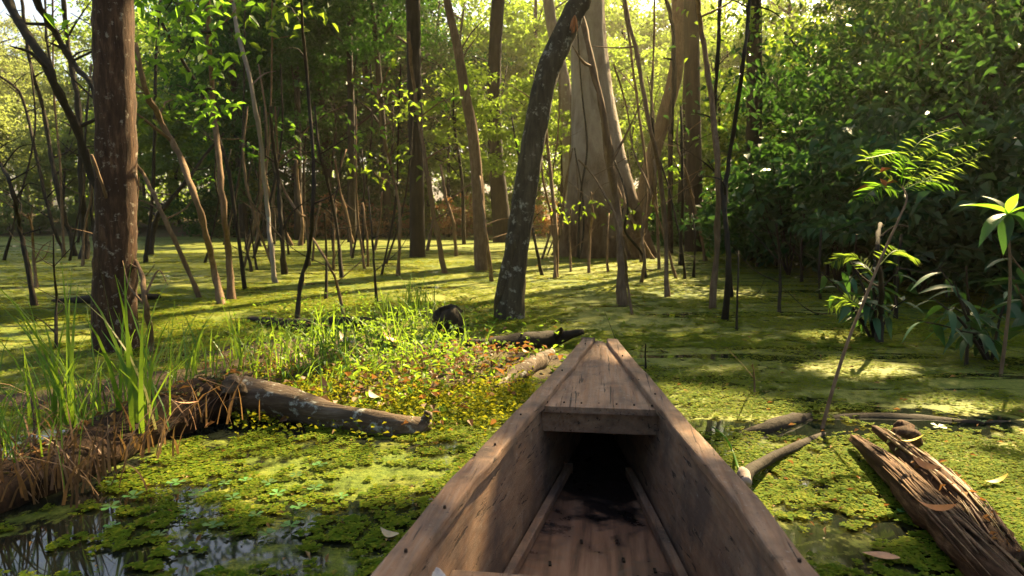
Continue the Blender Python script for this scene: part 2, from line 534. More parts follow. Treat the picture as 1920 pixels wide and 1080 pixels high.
xs = np.concatenate([np.linspace(-900, -60, 15), np.linspace(-50, 50, 150), np.linspace(60, 900, 15)])
ys = np.concatenate([np.linspace(-600, -12, 12), np.linspace(-8, 60, 120), np.linspace(70, 1500, 20)])
X, Y = np.meshgrid(xs, ys)
s = shore(X, Y)
Z = np.clip(s * 0.12, -0.6, 0.55) + 0.12 * (fbm(X * 0.5, Y * 0.5, 5) - 0.5) * np.clip(s, 0, 1)
Z = np.where((np.abs(X) > 55) | (Y > 65) | (Y < -10), 0.45, Z)
nx, ny = len(xs), len(ys)
i = np.arange(ny - 1)[:, None] * nx + np.arange(nx - 1)[None, :]
mb = MB(); mb.add(np.stack([X, Y, Z], -1).reshape(-1, 3), np.stack([i, i + 1, i + 1 + nx, i + nx], -1).reshape(-1, 4))
tag(mb.build("ground", M['litter']), kind="structure")

# water sheet with the boat's footprint cut out
import bmesh
bm = bmesh.new()
outer = [bm.verts.new(p) for p in ((-60, -12, 0), (60, -12, 0), (60, 45, 0), (-60, 45, 0))]
tt = np.linspace(-2.55, 3.54, 22)
cB, sB = math.cos(BOAT_ROT), math.sin(BOAT_ROT)
fp = [(half(t) - 0.055, t) for t in tt] + [(-(half(t) - 0.055), t) for t in tt[::-1]]
inner = [bm.verts.new((cB * a - sB * b, sB * a + cB * b, 0)) for a, b in fp]
ed = [bm.edges.new((outer[k], outer[(k + 1) % 4])) for k in range(4)] + [bm.edges.new((inner[k], inner[(k + 1) % len(inner)])) for k in range(len(inner))]
bmesh.ops.triangle_fill(bm, use_beauty=True, edges=ed)
bad = [f for f in bm.faces if in_boat(np.array(f.calc_center_median().x), np.array(f.calc_center_median().y), -0.03)]
bmesh.ops.delete(bm, geom=bad, context='FACES_ONLY')
for f in bm.faces:
    if f.normal.z < 0: f.normal_flip()
wm = bpy.data.meshes.new("water"); bm.to_mesh(wm); bm.free()
tag(link("water", wm, M['water']), kind="structure")

# ------------------------------------------------------------------ where the sun reaches the pond (gaps left in the canopy)
# (px, py, rx, ry, amount) of sun flecks as seen, turned into places on the water
FLECKS = [(760, 535, 240, 20, 1.1), (560, 560, 150, 16, 1.1), (830, 492, 70, 7, .9), (1120, 488, 110, 9, .95), (1060, 526, 100, 12, 1.1),
          (1310, 545, 80, 12, 1.1), (1200, 520, 90, 8, .7), (1040, 505, 160, 6, .6), (1370, 520, 60, 6, .5), (600, 515, 70, 6, .6),
          (110, 612, 70, 12, .8), (320, 607, 70, 16, 1.1), (60, 590, 50, 8, .5),
          (720, 690, 240, 55, .75), (640, 640, 130, 40, .75), (850, 720, 130, 45, .7), (620, 745, 120, 40, .8), (1000, 680, 60, 30, .6),
          (700, 850, 230, 60, 1.0), (880, 800, 90, 35, .5), (420, 860, 120, 34, .95), (560, 905, 110, 30, .95),
          (1375, 772, 85, 22, 1.0), (1300, 740, 50, 12, .7), (1340, 700, 40, 10, .4), (1520, 880, 110, 45, .9), (1480, 960, 90, 40, .6), (1420, 930, 60, 40, .6), (1600, 1000, 70, 30, .35),
          (1640, 692, 90, 10, .7), (1562, 632, 34, 6, .9), (1330, 630, 90, 8, .35), (1690, 840, 110, 55, .85), (1760, 900, 90, 50, .75), (1860, 870, 70, 25, .6),
          (1780, 960, 60, 40, .5), (680, 458, 330, 8, 1.1), (1000, 462, 170, 8, 1.1), (350, 470, 120, 5, .6),
          (1090, 690, 40, 25, .35), (1460, 930, 50, 40, .35)]
FL = []
for (px, py, rx, ry, am) in FLECKS:
    c = g(px, py); ex = g(px + rx, py)[0] - c[0]; ey = (g(px, py - ry)[1] - g(px, py + ry)[1]) / 2
    FL.append((c[0], c[1], abs(ex), abs(ey), am))
# sun on trunks: the leaf shadow at height hz is thrown from further along the sun direction
K = SUN_DIR[:2] / SUN_DIR[2]


def fleck_at(p, rx, ry, am):
    q = p[:2] - K * p[2]
    FL.append((q[0], q[1], rx, ry, am))


for py in (120, 180, 240, 300): fleck_at(at(246, py, 5.2), .36, .5, 1.1)
for (px, py) in ((330, 300), (375, 430), (410, 540), (425, 400), (432, 500), (300, 400), (410, 300)): fleck_at(at(px, py, 7.0), .32, .4, 1.0)
for (px, py) in ((1100, 90), (1110, 200), (1130, 280), (1150, 330), (1080, 380)): fleck_at(at(px, py, 16), .7, .7, .6)
for (px, py) in ((1240, 300), (1200, 120), (1245, 430), (1130, 330), (900, 400), (870, 180)): fleck_at(at(px, py, 11), .3, .4, .8)
for (px, py) in ((1690, 330), (1760, 290), (1820, 265)): fleck_at(at(px, py, 3.6), .22, .22, 1.0)
for (px, py, am) in ((1160, 700, 1.3), (1060, 800, 1.0), (880, 960, 1.5), (1300, 860, 1.3)): fleck_at(g(px, py, .25), .12, .2, am)
for (px, py) in ((1860, 370), (1890, 390)): fleck_at(at(px, py, 4.2), .25, .25, 1.0)

for (px, py, dp) in ((1430, 250, 11.5), (1480, 330, 11), (1530, 270, 11), (1580, 330, 10), (1620, 420, 9.5), (1560, 440, 10), (1700, 300, 9), (1760, 420, 8.3), (1830, 300, 8), (1880, 430, 7.4), (1680, 180, 10.5), (1780, 120, 9.5), (1560, 140, 12), (1880, 180, 8.5), (1460, 420, 12), (1740, 520, 8.2)):
    fleck_at(at(px, py, dp - .6), .22, .3, .95)


def lit(x, y, pad=.11):
    v = np.zeros_like(x)
    for (cx, cy, ex, ey, am) in FL:
        q = ((x - cx) / (ex + pad)) ** 2 + ((y - cy) / (ey + pad)) ** 2
        v = np.maximum(v, am * np.exp(-(q ** 2) * 0.6))
    v = v * (0.55 + 0.9 * fbm(x * 1.9, y * 1.9, 8))
    v = np.where(in_boat(x + K[0] * .3, y + K[1] * .3, .10), v * .42, v)
    return np.clip(v, 0, 1)


# ------------------------------------------------------------------ trees with trunks in view and their crowns overhead
def px_path(pts, depth, ddepth=0.0):
    n = len(pts)
    return [at(x, y, depth + ddepth * k / max(1, n - 1)) for k, (x, y) in enumerate(pts)]


def width_m(px, depth):
    return px / 1280 * depth


TREES = []     # (empty, top point)


def trunk_tree(name, pts, widths, mat, label, cat="tree", depth=None, top_h=12.0, n=14, rough=0.05, ddepth=0.0, spread=1.6, nl=4):
    base = g(*pts[0])
    d = depth or base[1]
    if depth: base = at(*pts[0], depth)
    P = px_path(pts, d, ddepth)
    R = [width_m(w, d) / 2 for w in widths]
    P[0][2] = min(P[0][2], -0.25)
    last = P[-1]; dirv = unit(np.array(P[-1]) - np.array(P[-2]))
    dirv = unit(dirv * 0.5 + np.array([0, 0, 0.6]))
    k = 0
    while P[-1][2] < top_h:
        P.append(P[-1] + dirv * 1.6 + rng.normal(0, 0.07, 3)); R.append(R[-1] * 0.9)
    root = empty(name, (P[0][0], P[0][1], 0))
    o0 = np.array([P[0][0], P[0][1], 0])
    mbt = MB()
    pp, rr = smooth_path(np.array(P) - o0, R, 6)
    tube(mbt, pp, rr, n, rough)
    tr = mbt.build("trunk", mat, root)
    top = np.array(P[-1])
    # limbs, each a part
    for q in range(nl):
        a = rng.random() * 6.28
        st = len(pp) - 1 - int(rng.random() * 8)
        b = pp[st]
        if b[2] + 0 < 1.2 + .34 * d: continue
        e = b + np.array([math.cos(a) * spread * 1.3, math.sin(a) * spread * 1.3, 1.2 + rng.random()])
        mm = b * 0.5 + e * 0.5 + np.array([0, 0, 0.35])
        ml = MB(); p2, r2 = smooth_path([b, mm, e], [rr[st] * 0.6, rr[st] * 0.4, 0.03], 4)
        tube(ml, p2, r2, 7, 0.04); ml.build("limb", mat, root)
    tag(root, label, cat)
    TREES.append((root, top, o0))
    return root


t_left = trunk_tree("bark_tree", [(214, 655), (215, 560), (216, 480), (218, 380), (217, 250), (214, 130), (211, 0), (209, -120)], [82, 76, 73, 70, 69, 68, 67, 64], M['bark_red'],
                    "thick reddish-brown trunk rising from tall grass behind the log at the pond edge", top_h=9.5)
t_lean = trunk_tree("leaning_tree", [(953, 598), (960, 540), (968, 470), (985, 360), (1003, 250), (1022, 150), (1048, 85), (1075, 25), (1100, -40)], [60, 50, 46, 45, 44, 44, 45, 42, 38], M['bark_lichen'],
                    "dark leaning trunk blotched with pale lichen in front of the buttressed tree", top_h=10.5, ddepth=0.4)
mb = MB()
o = np.array([TREES[-1][2][0], TREES[-1][2][1], 0])
d = TREES[-1][2][1]
pp, rr = smooth_path([g(931, 592) - o - np.array([0, 0, .05]), at(936, 560, d) - o, at(950, 500, d) - o, at(965, 440, d) - o], [.03, .045, .055, .04], 4)
tube(mb, pp, rr, 8, .05); mb.build("root", M['bark_lichen'], t_lean)
trunk_tree("straight_tree", [(783, 482), (782, 400), (781, 300), (778, 200), (776, 90), (774, 0), (772, -90)], [31, 28, 27, 27, 26, 26, 24], M['bark_dark'],
           "straight dark trunk standing alone in the weed left of the golden undergrowth", top_h=13)
trunk_tree("slender_tree", [(903, 507), (900, 430), (895, 340), (886, 250), (873, 180), (858, 90), (842, 20), (826, -70)], [27, 24, 22, 20, 19, 16, 14, 12], M['bark_tan'],
           "slender brown trunk just left of the lichen-blotched leaning trunk", top_h=12)
trunk_tree("background_tree", [(945, 458), (938, 390), (930, 300), (926, 200), (928, 100), (934, 0), (936, -60)], [40, 32, 28, 26, 24, 24, 22], M['bark_dark'],
           "dim dark trunk showing behind the slender brown trunk", depth=24, top_h=14)
trunk_tree("background_tree.001", [(1300, 470), (1301, 380), (1300, 270), (1298, 150), (1297, 60), (1295, 0), (1294, -70)], [34, 31, 29, 28, 27, 26, 25], M['bark_dark'],
           "dark upright trunk above the shrubs right of the buttressed tree", depth=18, top_h=13)
trunk_tree("background_tree.002", [(1418, 470), (1416, 360), (1414, 250), (1415, 150), (1414, 60), (1413, 0), (1412, -70)], [34, 30, 28, 28, 28, 27, 26], M['bark_dark'],
           "dark trunk rising out of the broad-leaved shrubs on the right bank", depth=15.5, top_h=13)
trunk_tree("curved_tree", [(1190, 470), (1205, 380), (1222, 300), (1245, 220), (1268, 130), (1272, 40), (1268, -60)], [36, 30, 28, 26, 26, 24, 22], M['bark_tan'],
           "brown curving trunk partly hidden behind the buttressed tree", depth=20, top_h=13)
trunk_tree("forked_tree", [(1075, 300), (1062, 200), (1045, 100), (1032, 30), (1022, -50)], [24, 24, 22, 20, 18], M['bark_grey'],
           "pale slanting trunk behind the top of the lichen-blotched trunk", depth=21, top_h=13)


def side_tree(x, y, h, r, mat, label, name="canopy_tree"):
    root = empty(name, (x, y, 0)); m = MB()
    lx, ly = rng.normal(0, .5, 2)
    pp, rr = smooth_path([(0, 0, -.3), (lx * .3, ly * .3, h * .4), (lx, ly, h)], [r * 1.25, r, r * .6], 6)
    tube(m, pp, rr, 12, .05); m.build("trunk", mat, root)
    for q in range(4):
        a = rng.random() * 6.28; b = pp[-2 - q]
        e = b + np.array([math.cos(a) * 2, math.sin(a) * 2, 1.3])
        ml = MB(); p2, r2 = smooth_path([b, (b + e) / 2 + np.array([0, 0, .3]), e], [r * .4, r * .25, .03], 4); tube(ml, p2, r2, 7); ml.build("limb", mat, root)
    tag(root, label, "tree"); TREES.append((root, np.array([x + lx, y + ly, h]), np.array([x, y, 0])))


side_tree(10.5, 9.5, 9, .2, M['bark_dark'], "shaded trunk at the far right edge of the bank behind the big-leaved plant")
side_tree(12.5, 15.5, 11, .22, M['bark_dark'], "dark trunk deep in the shade of the right bank")
side_tree(7.2, 8.8, 8, .12, M['bark_dark'], "thin shaded trunk among the dark leaves at the right edge of the pond")
side_tree(17, 21, 12, .25, M['bark_dark'], "trunk hidden deep among dark foliage on the right bank")
side_tree(5.5, 22, 12, .2, M['bark_dark'], "dark trunk standing in the gap behind the right-hand saplings")

# the buttressed giant: a lobed trunk flaring into fins at the waterline
bx, by = g(1125, 480)[:2]
root = empty("buttressed_tree", (bx, by, 0))
prof_px = [(500, 205), (478, 198), (455, 180), (430, 165), (400, 148), (360, 128), (320, 112), (280, 98), (230, 86), (180, 76), (120, 68), (60, 62), (0, 60), (-80, 58), (-250, 54), (-420, 48)]
cx_px = [1137, 1137, 1137, 1135, 1132, 1128, 1124, 1120, 1115, 1111, 1106, 1103, 1102, 1100, 1098, 1094]
rows = []; NA = 56
aa = np.arange(NA) * 2 * math.pi / NA
lob_ph = [0.3, 1.25, 2.3, 3.3, 4.15, 5.1, 5.75]
for (py, w), cx in zip(prof_px, cx_px):
    p = at(cx, py, by) - np.array([bx, by, 0]); R0 = width_m(w, by) / 2
    fl = np.clip((R0 - width_m(92, by) / 2) / (width_m(205, by) / 2 - width_m(92, by) / 2), 0, 1)
    sh = np.zeros(NA)
    for ph in lob_ph:
        dd = np.angle(np.exp(1j * (aa - ph))); sh = np.maximum(sh, np.exp(-(dd / 0.27) ** 2))
    rr = R0 * (1 - fl * 0.42 + fl * 0.42 * sh) * (1 + 0.02 * rng.normal(0, 1, NA))
    rows.append(np.stack([p[0] + np.cos(aa) * rr, p[1] + np.sin(aa) * rr, np.full(NA, p[2])], 1))
mb = MB(); m_ = len(rows)
i = np.arange(m_ - 1)[:, None] * NA; j = np.arange(NA)[None, :]; k = (j + 1) % NA
mb.add(np.vstack(rows), np.stack([i + j, i + k, i + NA + k, i + NA + j], -1).reshape(-1, 4))


def buttress_mat():
    k = NT("buttress_bark")
    co = k.co("Object")
    m = k.mapping(co, (1, 1, 0.35))
    n1 = k.noise(m, 4.5, 8, 0.66, 0.4); n2 = k.noise(co, 1.3, 5, 0.6); n3 = k.noise(m, 26, 5, 0.7)
    sep = k.n("ShaderNodeSeparateXYZ"); k.l(co, sep.inputs[0])
    up = k.ramp(k.math('ADD', k.math('MULTIPLY', sep.outputs[2], 0.20), k.math('MULTIPLY', n2, 0.6)), [(0.45, 0.0), (0.85, 1.0)])
    low = k.ramp(n1, [(0.3, (0.075, 0.040, 0.020)), (0.5, (0.17, 0.10, 0.053)), (0.72, (0.27, 0.18, 0.11))])
    high = k.ramp(n1, [(0.3, (0.25, 0.19, 0.165)), (0.5, (0.43, 0.35, 0.31)), (0.72, (0.55, 0.48, 0.44))])
    p = k.principled(k.mix(up, low, high), 0.85, k.bump(k.math('ADD', n1, n3), 1.0, 0.12), 0.2)
    return k.done(p.outputs[0])


mb.build("trunk", buttress_mat(), root)
for q in range(5):
    a = rng.random() * 6.28; b = rows[-1].mean(0) - np.array([0, 0, q * .7]); e = b + np.array([math.cos(a) * 3, math.sin(a) * 3, 2.])
    ml = MB(); p2, r2 = smooth_path([b, (b + e) / 2 + np.array([0, 0, .5]), e], [.22, .16, .05], 5); tube(ml, p2, r2, 9); ml.build("limb", M['bark_grey'], root)
for q in range(6):
    ph = rng.uniform(math.pi * 1.05, math.pi * 1.95); pts = []
    k0 = int(rng.integers(8, 13))
    for kk in range(1, k0, 2):
        a_ = ph + .12 * rng.normal(); rw = rows[kk]; ix = int((a_ % (2 * math.pi)) / (2 * math.pi) * NA) % NA
        c_ = rw.mean(0); pts.append(c_ + (rw[ix] - c_) * (1.05 + .12 * rng.random()))
    ml = MB(); p2, r2 = smooth_path(pts, np.linspace(.026, .014, len(pts)) * rng.uniform(.5, 1.2), 5); tube(ml, p2, r2, 6, .15); ml.build("vine", M['bark_tan'] if q % 2 else M['bark_dark'], root)
tag(root, "massive pale-topped tree flaring into wide brown buttresses at the far waterline", "tree")
TREES.append((root, rows[-1].mean(0) + np.array([bx, by, 0]), np.array([bx, by, 0])))

# overhead canopy: these trees' leaf clumps, placed to shade the pond, thinned for flecks
NCL = 7400
gx = rng.uniform(-12, 12, NCL); gy = rng.uniform(-2.5, 26, NCL)
hmin = np.maximum(7.0, 2.9 + .53 * np.maximum(gy, 0)); gx[:420] = rng.uniform(-.75, .95, 420); gy[:420] = rng.uniform(-.3, 3.5, 420); hmin[:420] = 7.5  # extra clumps at the start, added to shade the canoe
gx[420:1350] = rng.uniform(.8, 8, 930); gy[420:1350] = rng.uniform(1.8, 9.5, 930); hmin[420:1350] = np.maximum(7.2, 2.9 + .53 * gy[420:1350])  # more clumps, added to shade the water right of the bow
h = hmin + rng.random(NCL) ** 1.3 * 4.5
cl = np.stack([gx + K[0] * h, gy + K[1] * h, h], 1)
per = 26
c = np.repeat(cl, per, 0) + rng.normal(0, 1, (NCL * per, 3)) * np.array([.42, .42, .2])
# place on the pond that each leaf shades
ld_ = rng.normal(0, 1, (len(c), 3)) * np.array([1, 1, .45]) - np.array([0, 0, .3]); ld_ = unit(ld_); ls_ = rng.uniform(.12, .22, len(c))
midl = c + ld_ * ls_[:, None] * .5
sx = midl[:, 0] - K[0] * midl[:, 2]; sy = midl[:, 1] - K[1] * midl[:, 2]
L = lit(sx, sy)
keep = rng.random(len(c)) > np.clip(L * 1.8, 0, 1)
vis = c[:, 2] > 1.5 + .335 * c[:, 1]
inframe = (~vis) & (c[:, 0] < 0.52 * c[:, 1])
keep &= ~inframe
c = c[keep]; ld_ = ld_[keep]; ls_ = ls_[keep]
tops = np.array([t[1] for t in TREES])
own = np.argmin(((c[:, None, :2] - tops[None, :, :2]) ** 2).sum(-1), 1)
for ti, (root, top, o0) in enumerate(TREES):
    cc = c[own == ti]
    if len(cc) < 50: continue
    mb = MB(); leaves(mb, cc - o0, ls_[own == ti], .5, ld_[own == ti])
    mb.build("crown", M['leaf_mid'] if ti % 3 else M['leaf_dark'], root, False)

# ------------------------------------------------------------------ background forest
def crown_mesh(name, n, rx, rz, z0, ncl, leaf, seed, flat=.42):
    r2 = np.random.default_rng(seed)
    mb = MB()
    u = unit(r2.normal(0, 1, (ncl, 3))) * (r2.random((ncl, 1)) ** .45)
    cl = u * np.array([rx, rx, rz]) + np.array([0, 0, z0])
    cs = r2.uniform(.35, 1.0, ncl) * rx * .19
    idx = r2.integers(0, ncl, n)
    c = cl[idx] + r2.normal(0, 1, (n, 3)) * cs[idx][:, None] * np.array([1, 1, flat])
    c[:, 2] = np.maximum(c[:, 2], 0.05)
    leaves(mb, c, leaf * r2.uniform(.7, 1.35, n), .5)
    return mb.mesh(name, False)


def trunk_mesh(name, h, r, seed, lean=.6):
    r2 = np.random.default_rng(seed); mb = MB()
    lx, ly = r2.normal(0, lean, 2)
    pp, rr = smooth_path([(0, 0, -.4), (lx * .2, ly * .2, h * .35), (lx * .6 + .2, ly * .6, h * .7), (lx, ly, h)], [r * 1.3, r, r * .75, r * .3], 4)
    tube(mb, pp, rr, 8, .04)
    for q in range(6):
        k = int(len(pp) * (.35 + .1 * q)); a = r2.random() * 6.28; b = pp[min(k, len(pp) - 1)]
        e = b + np.array([math.cos(a) * h * .2, math.sin(a) * h * .2, h * .12])
        tube(mb, np.array([b, (b + e) / 2 + np.array([0, 0, .2]), e]), [r * .4, r * .3, .02], 5)
    return mb.mesh(name)


PROTO = {}


def proto(kind, name, th, tr, crowns, mat, bark):
    root = empty(name, (0, -500, 0)); link("trunk", trunk_mesh("trunk", th, tr, len(PROTO) + 5), M[bark], root)
    for cm in crowns: link("crown", cm, M[mat], root)
    PROTO[kind] = root


SPEC = []
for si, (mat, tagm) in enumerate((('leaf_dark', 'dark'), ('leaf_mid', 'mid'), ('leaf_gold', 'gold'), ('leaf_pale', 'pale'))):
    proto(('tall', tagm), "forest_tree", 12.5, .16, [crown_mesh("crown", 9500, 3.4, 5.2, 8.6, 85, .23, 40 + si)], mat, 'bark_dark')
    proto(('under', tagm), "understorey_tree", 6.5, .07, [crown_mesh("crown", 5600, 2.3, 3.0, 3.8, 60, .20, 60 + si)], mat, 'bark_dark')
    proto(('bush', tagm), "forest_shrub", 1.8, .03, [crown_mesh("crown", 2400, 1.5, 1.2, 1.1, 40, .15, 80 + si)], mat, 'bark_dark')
proto(('bush', 'dry'), "forest_shrub", 1.6, .03, [crown_mesh("crown", 1500, 1.5, 1.1, 1.0, 40, .16, 97)], 'leaf_dry', 'bark_tan')
proto(('bush', 'broad'), "broadleaf_bush", 2.0, .03, [crown_mesh("crown", 3000, 1.35, 1.15, 1.2, 50, .17, 98)], 'leaf_broad', 'bark_dark')
used = set(); PLACED = []
BGL = {('tall', 'dark'): ("dark green forest tree in the shaded wall beyond the pond", "tree", "dark trees beyond the pond"),
       ('tall', 'mid'): ("tall mid-green forest tree in the wall of trees beyond the pond", "tree", "green trees beyond the pond"),
       ('tall', 'gold'): ("tall tree with glowing yellow-green leaves beyond the pond", "tree", "sunlit trees beyond the pond"),
       ('tall', 'pale'): ("pale hazy tree far behind the thin stems on the left", "tree", "pale trees beyond the left side of the pond"),
       ('under', 'dark'): ("low dark leafy tree overhanging the far bank", "tree", "low dark trees on the far bank"),
       ('under', 'mid'): ("low mid-green leafy tree on the far bank", "tree", "low green trees on the far bank"),
       ('under', 'gold'): ("low tree with backlit yellow leaves on the far bank", "tree", "low sunlit trees on the far bank"),
       ('under', 'pale'): ("low pale yellowish tree on the far left bank", "tree", "low pale trees on the far left bank"),
       ('bush', 'dark'): ("dark shrub at the far waterline", "shrub", "dark shrubs along the far waterline"),
       ('bush', 'mid'): ("green shrub at the far waterline", "shrub", "green shrubs along the far waterline"),
       ('bush', 'gold'): ("sunlit yellow-green shrub at the far waterline", "shrub", "sunlit shrubs along the far waterline"),
       ('bush', 'broad'): ("dark broad-leaved bush on the right bank", "shrub", "dark broad-leaved bushes along the right bank"),
       ('bush', 'dry'): ("brown dry-leaved shrub at the far waterline", "shrub", "dry brown shrubs along the far waterline"),
       ('bush', 'pale'): ("pale shrub at the far left waterline", "shrub", "pale shrubs along the far left waterline")}


def plant(kind, px, depth, s=1.0, z=0.25):
    o = PROTO[kind] if kind not in used else copy_tree(PROTO[kind])
    used.add(kind)
    o.location = ((px - 960) / 1280 * depth, depth, z)
    o.rotation_euler = (0, 0, random.random() * 6.28)
    o.scale = (s, s, s * random.uniform(.92, 1.1))
    tag(o, *BGL[kind]); PLACED.append((o, kind, px, depth))
    if depth < 40 and kind[0] != 'bush':
        # leaves cut from these crowns too, so the planned sun flecks get through
        ca, sa = math.cos(o.rotation_euler.z), math.sin(o.rotation_euler.z)
        for ch in o.children:
            if not ch.name.startswith("crown"): continue
            me = ch.data; v = np.empty(len(me.vertices) * 3, np.float32); me.vertices.foreach_get("co", v); v = v.reshape(-1, 4, 3)
            sc = np.array(o.scale); w = v.mean(1) * sc
            wx = ca * w[:, 0] - sa * w[:, 1] + o.location[0]; wy = sa * w[:, 0] + ca * w[:, 1] + o.location[1]; wz = w[:, 2] + o.location[2]
            k = rng.random(len(wx)) > np.clip(lit(wx - K[0] * wz, wy - K[1] * wz) * 1.8, 0, 1)
            m2 = MB(); n2 = int(k.sum()); i = np.arange(n2) * 4
            m2.add(v[k].reshape(-1, 3), None, np.concatenate([np.stack([i, i + 1, i + 2], 1), np.stack([i, i + 2, i + 3], 1)]))
            mm = m2.mesh("crown", False); mm.materials.append(me.materials[0]); ch.data = mm
    return o


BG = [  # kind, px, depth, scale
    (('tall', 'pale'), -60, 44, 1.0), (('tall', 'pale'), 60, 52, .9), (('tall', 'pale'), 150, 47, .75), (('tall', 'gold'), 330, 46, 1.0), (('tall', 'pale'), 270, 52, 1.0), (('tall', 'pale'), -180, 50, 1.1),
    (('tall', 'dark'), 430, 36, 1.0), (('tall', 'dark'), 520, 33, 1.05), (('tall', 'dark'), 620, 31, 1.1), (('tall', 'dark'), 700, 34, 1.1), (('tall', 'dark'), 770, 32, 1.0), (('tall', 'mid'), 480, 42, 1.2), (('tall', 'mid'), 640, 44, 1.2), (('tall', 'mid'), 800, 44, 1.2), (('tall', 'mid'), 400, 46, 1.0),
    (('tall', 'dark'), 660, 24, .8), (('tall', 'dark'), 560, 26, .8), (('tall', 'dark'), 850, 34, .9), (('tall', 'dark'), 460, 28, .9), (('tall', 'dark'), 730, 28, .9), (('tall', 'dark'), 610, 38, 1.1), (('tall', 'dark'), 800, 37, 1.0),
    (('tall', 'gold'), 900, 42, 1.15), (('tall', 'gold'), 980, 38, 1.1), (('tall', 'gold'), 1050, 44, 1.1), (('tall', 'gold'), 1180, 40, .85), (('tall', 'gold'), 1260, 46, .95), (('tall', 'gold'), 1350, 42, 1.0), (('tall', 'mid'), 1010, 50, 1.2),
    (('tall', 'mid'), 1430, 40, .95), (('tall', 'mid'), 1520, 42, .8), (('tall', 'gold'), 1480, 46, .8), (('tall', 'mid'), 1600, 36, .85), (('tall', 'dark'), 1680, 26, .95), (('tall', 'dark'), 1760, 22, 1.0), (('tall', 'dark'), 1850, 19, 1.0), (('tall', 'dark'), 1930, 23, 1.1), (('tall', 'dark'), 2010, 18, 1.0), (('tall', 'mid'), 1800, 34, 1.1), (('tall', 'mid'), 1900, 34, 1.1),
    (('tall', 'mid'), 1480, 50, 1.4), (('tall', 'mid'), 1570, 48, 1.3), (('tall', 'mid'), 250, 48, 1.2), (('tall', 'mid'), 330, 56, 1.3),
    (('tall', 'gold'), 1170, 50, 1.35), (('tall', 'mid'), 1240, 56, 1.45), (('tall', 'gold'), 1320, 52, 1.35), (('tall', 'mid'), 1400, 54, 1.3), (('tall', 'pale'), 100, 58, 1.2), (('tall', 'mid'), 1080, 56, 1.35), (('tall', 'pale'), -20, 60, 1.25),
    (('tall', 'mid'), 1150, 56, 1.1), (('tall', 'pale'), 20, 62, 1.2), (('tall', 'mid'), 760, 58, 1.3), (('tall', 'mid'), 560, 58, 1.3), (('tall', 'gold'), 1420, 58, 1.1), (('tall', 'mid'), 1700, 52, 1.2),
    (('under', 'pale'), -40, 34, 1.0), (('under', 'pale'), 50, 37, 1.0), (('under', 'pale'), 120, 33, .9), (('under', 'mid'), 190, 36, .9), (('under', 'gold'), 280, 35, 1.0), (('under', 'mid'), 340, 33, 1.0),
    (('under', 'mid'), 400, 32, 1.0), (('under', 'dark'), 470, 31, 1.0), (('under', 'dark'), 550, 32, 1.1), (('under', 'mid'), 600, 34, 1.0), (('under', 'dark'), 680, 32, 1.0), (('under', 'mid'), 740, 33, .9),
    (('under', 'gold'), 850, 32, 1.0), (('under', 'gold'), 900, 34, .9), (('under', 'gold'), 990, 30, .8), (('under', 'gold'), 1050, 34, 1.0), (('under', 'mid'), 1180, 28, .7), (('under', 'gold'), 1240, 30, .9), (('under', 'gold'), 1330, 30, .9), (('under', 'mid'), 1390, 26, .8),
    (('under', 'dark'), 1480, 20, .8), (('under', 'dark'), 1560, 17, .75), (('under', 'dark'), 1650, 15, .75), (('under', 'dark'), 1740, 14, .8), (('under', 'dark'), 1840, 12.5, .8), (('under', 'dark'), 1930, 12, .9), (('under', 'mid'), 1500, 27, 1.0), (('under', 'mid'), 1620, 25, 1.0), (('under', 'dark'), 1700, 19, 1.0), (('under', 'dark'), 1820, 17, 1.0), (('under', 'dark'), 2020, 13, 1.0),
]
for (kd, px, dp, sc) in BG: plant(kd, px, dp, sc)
for (kd, px, dp, sc) in ((('under', 'gold'), 870, 22, .75), (('under', 'gold'), 985, 21, .7), (('under', 'mid'), 930, 27, 1.0), (('under', 'gold'), 1050, 24, .85), (('under', 'gold'), 1225, 25, .85), (('under', 'mid'), 1345, 22, .8), (('under', 'gold'), 1290, 27, 1.0),
                         (('under', 'mid'), 840, 29, 1.0), (('under', 'dark'), 500, 27, .8), (('under', 'dark'), 620, 28, .85), (('under', 'dark'), 720, 29, .8), (('under', 'mid'), 440, 29, .8), (('under', 'dark'), 570, 23, .6)):
    plant(kd, px, dp, sc)
for px in range(400, 780, 48): plant(('bush', 'dark'), px, random.uniform(28.5, 30), random.uniform(.8, 1.1), .05)
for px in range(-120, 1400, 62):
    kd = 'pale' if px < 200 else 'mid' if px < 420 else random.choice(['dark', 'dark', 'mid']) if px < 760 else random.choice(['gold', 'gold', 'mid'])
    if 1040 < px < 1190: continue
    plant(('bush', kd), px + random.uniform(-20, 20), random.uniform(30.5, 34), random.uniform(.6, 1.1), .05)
for (px, dp, sc) in ((1270, 21, .6), (1330, 19.5, .6), (1390, 17.5, .7), (1440, 16.5, .8), (1500, 15.2, .8), (1560, 14, .7), (1620, 13, .7), (1690, 11.5, .7), (1760, 10.6, .7), (1830, 10, .75), (1900, 9.3, .75), (1970, 9, .8), (1250, 24, .7), (1210, 25, .6)):
    plant(('bush', 'dark'), px, dp, sc, .0)
for (px, dp, sc) in ((1405, 14.5, .85), (1450, 13, .95), (1505, 12, 1.0), (1560, 11, 1.0), (1625, 10.2, 1.0), (1690, 9.4, .95), (1750, 8.7, 1.0), (1815, 8.1, 1.0), (1880, 7.5, .95), (1950, 7.2, 1.0), (1600, 13, 1.3), (1720, 12, 1.3), (1840, 11, 1.3), (1480, 15, 1.2)): plant(('bush', 'broad'), px, dp, sc, -.05)
for px in (590, 640, 690, 735, 860, 1000): plant(('bush', 'dry'), px, random.uniform(27.5, 29), random.uniform(.6, .9), .05)
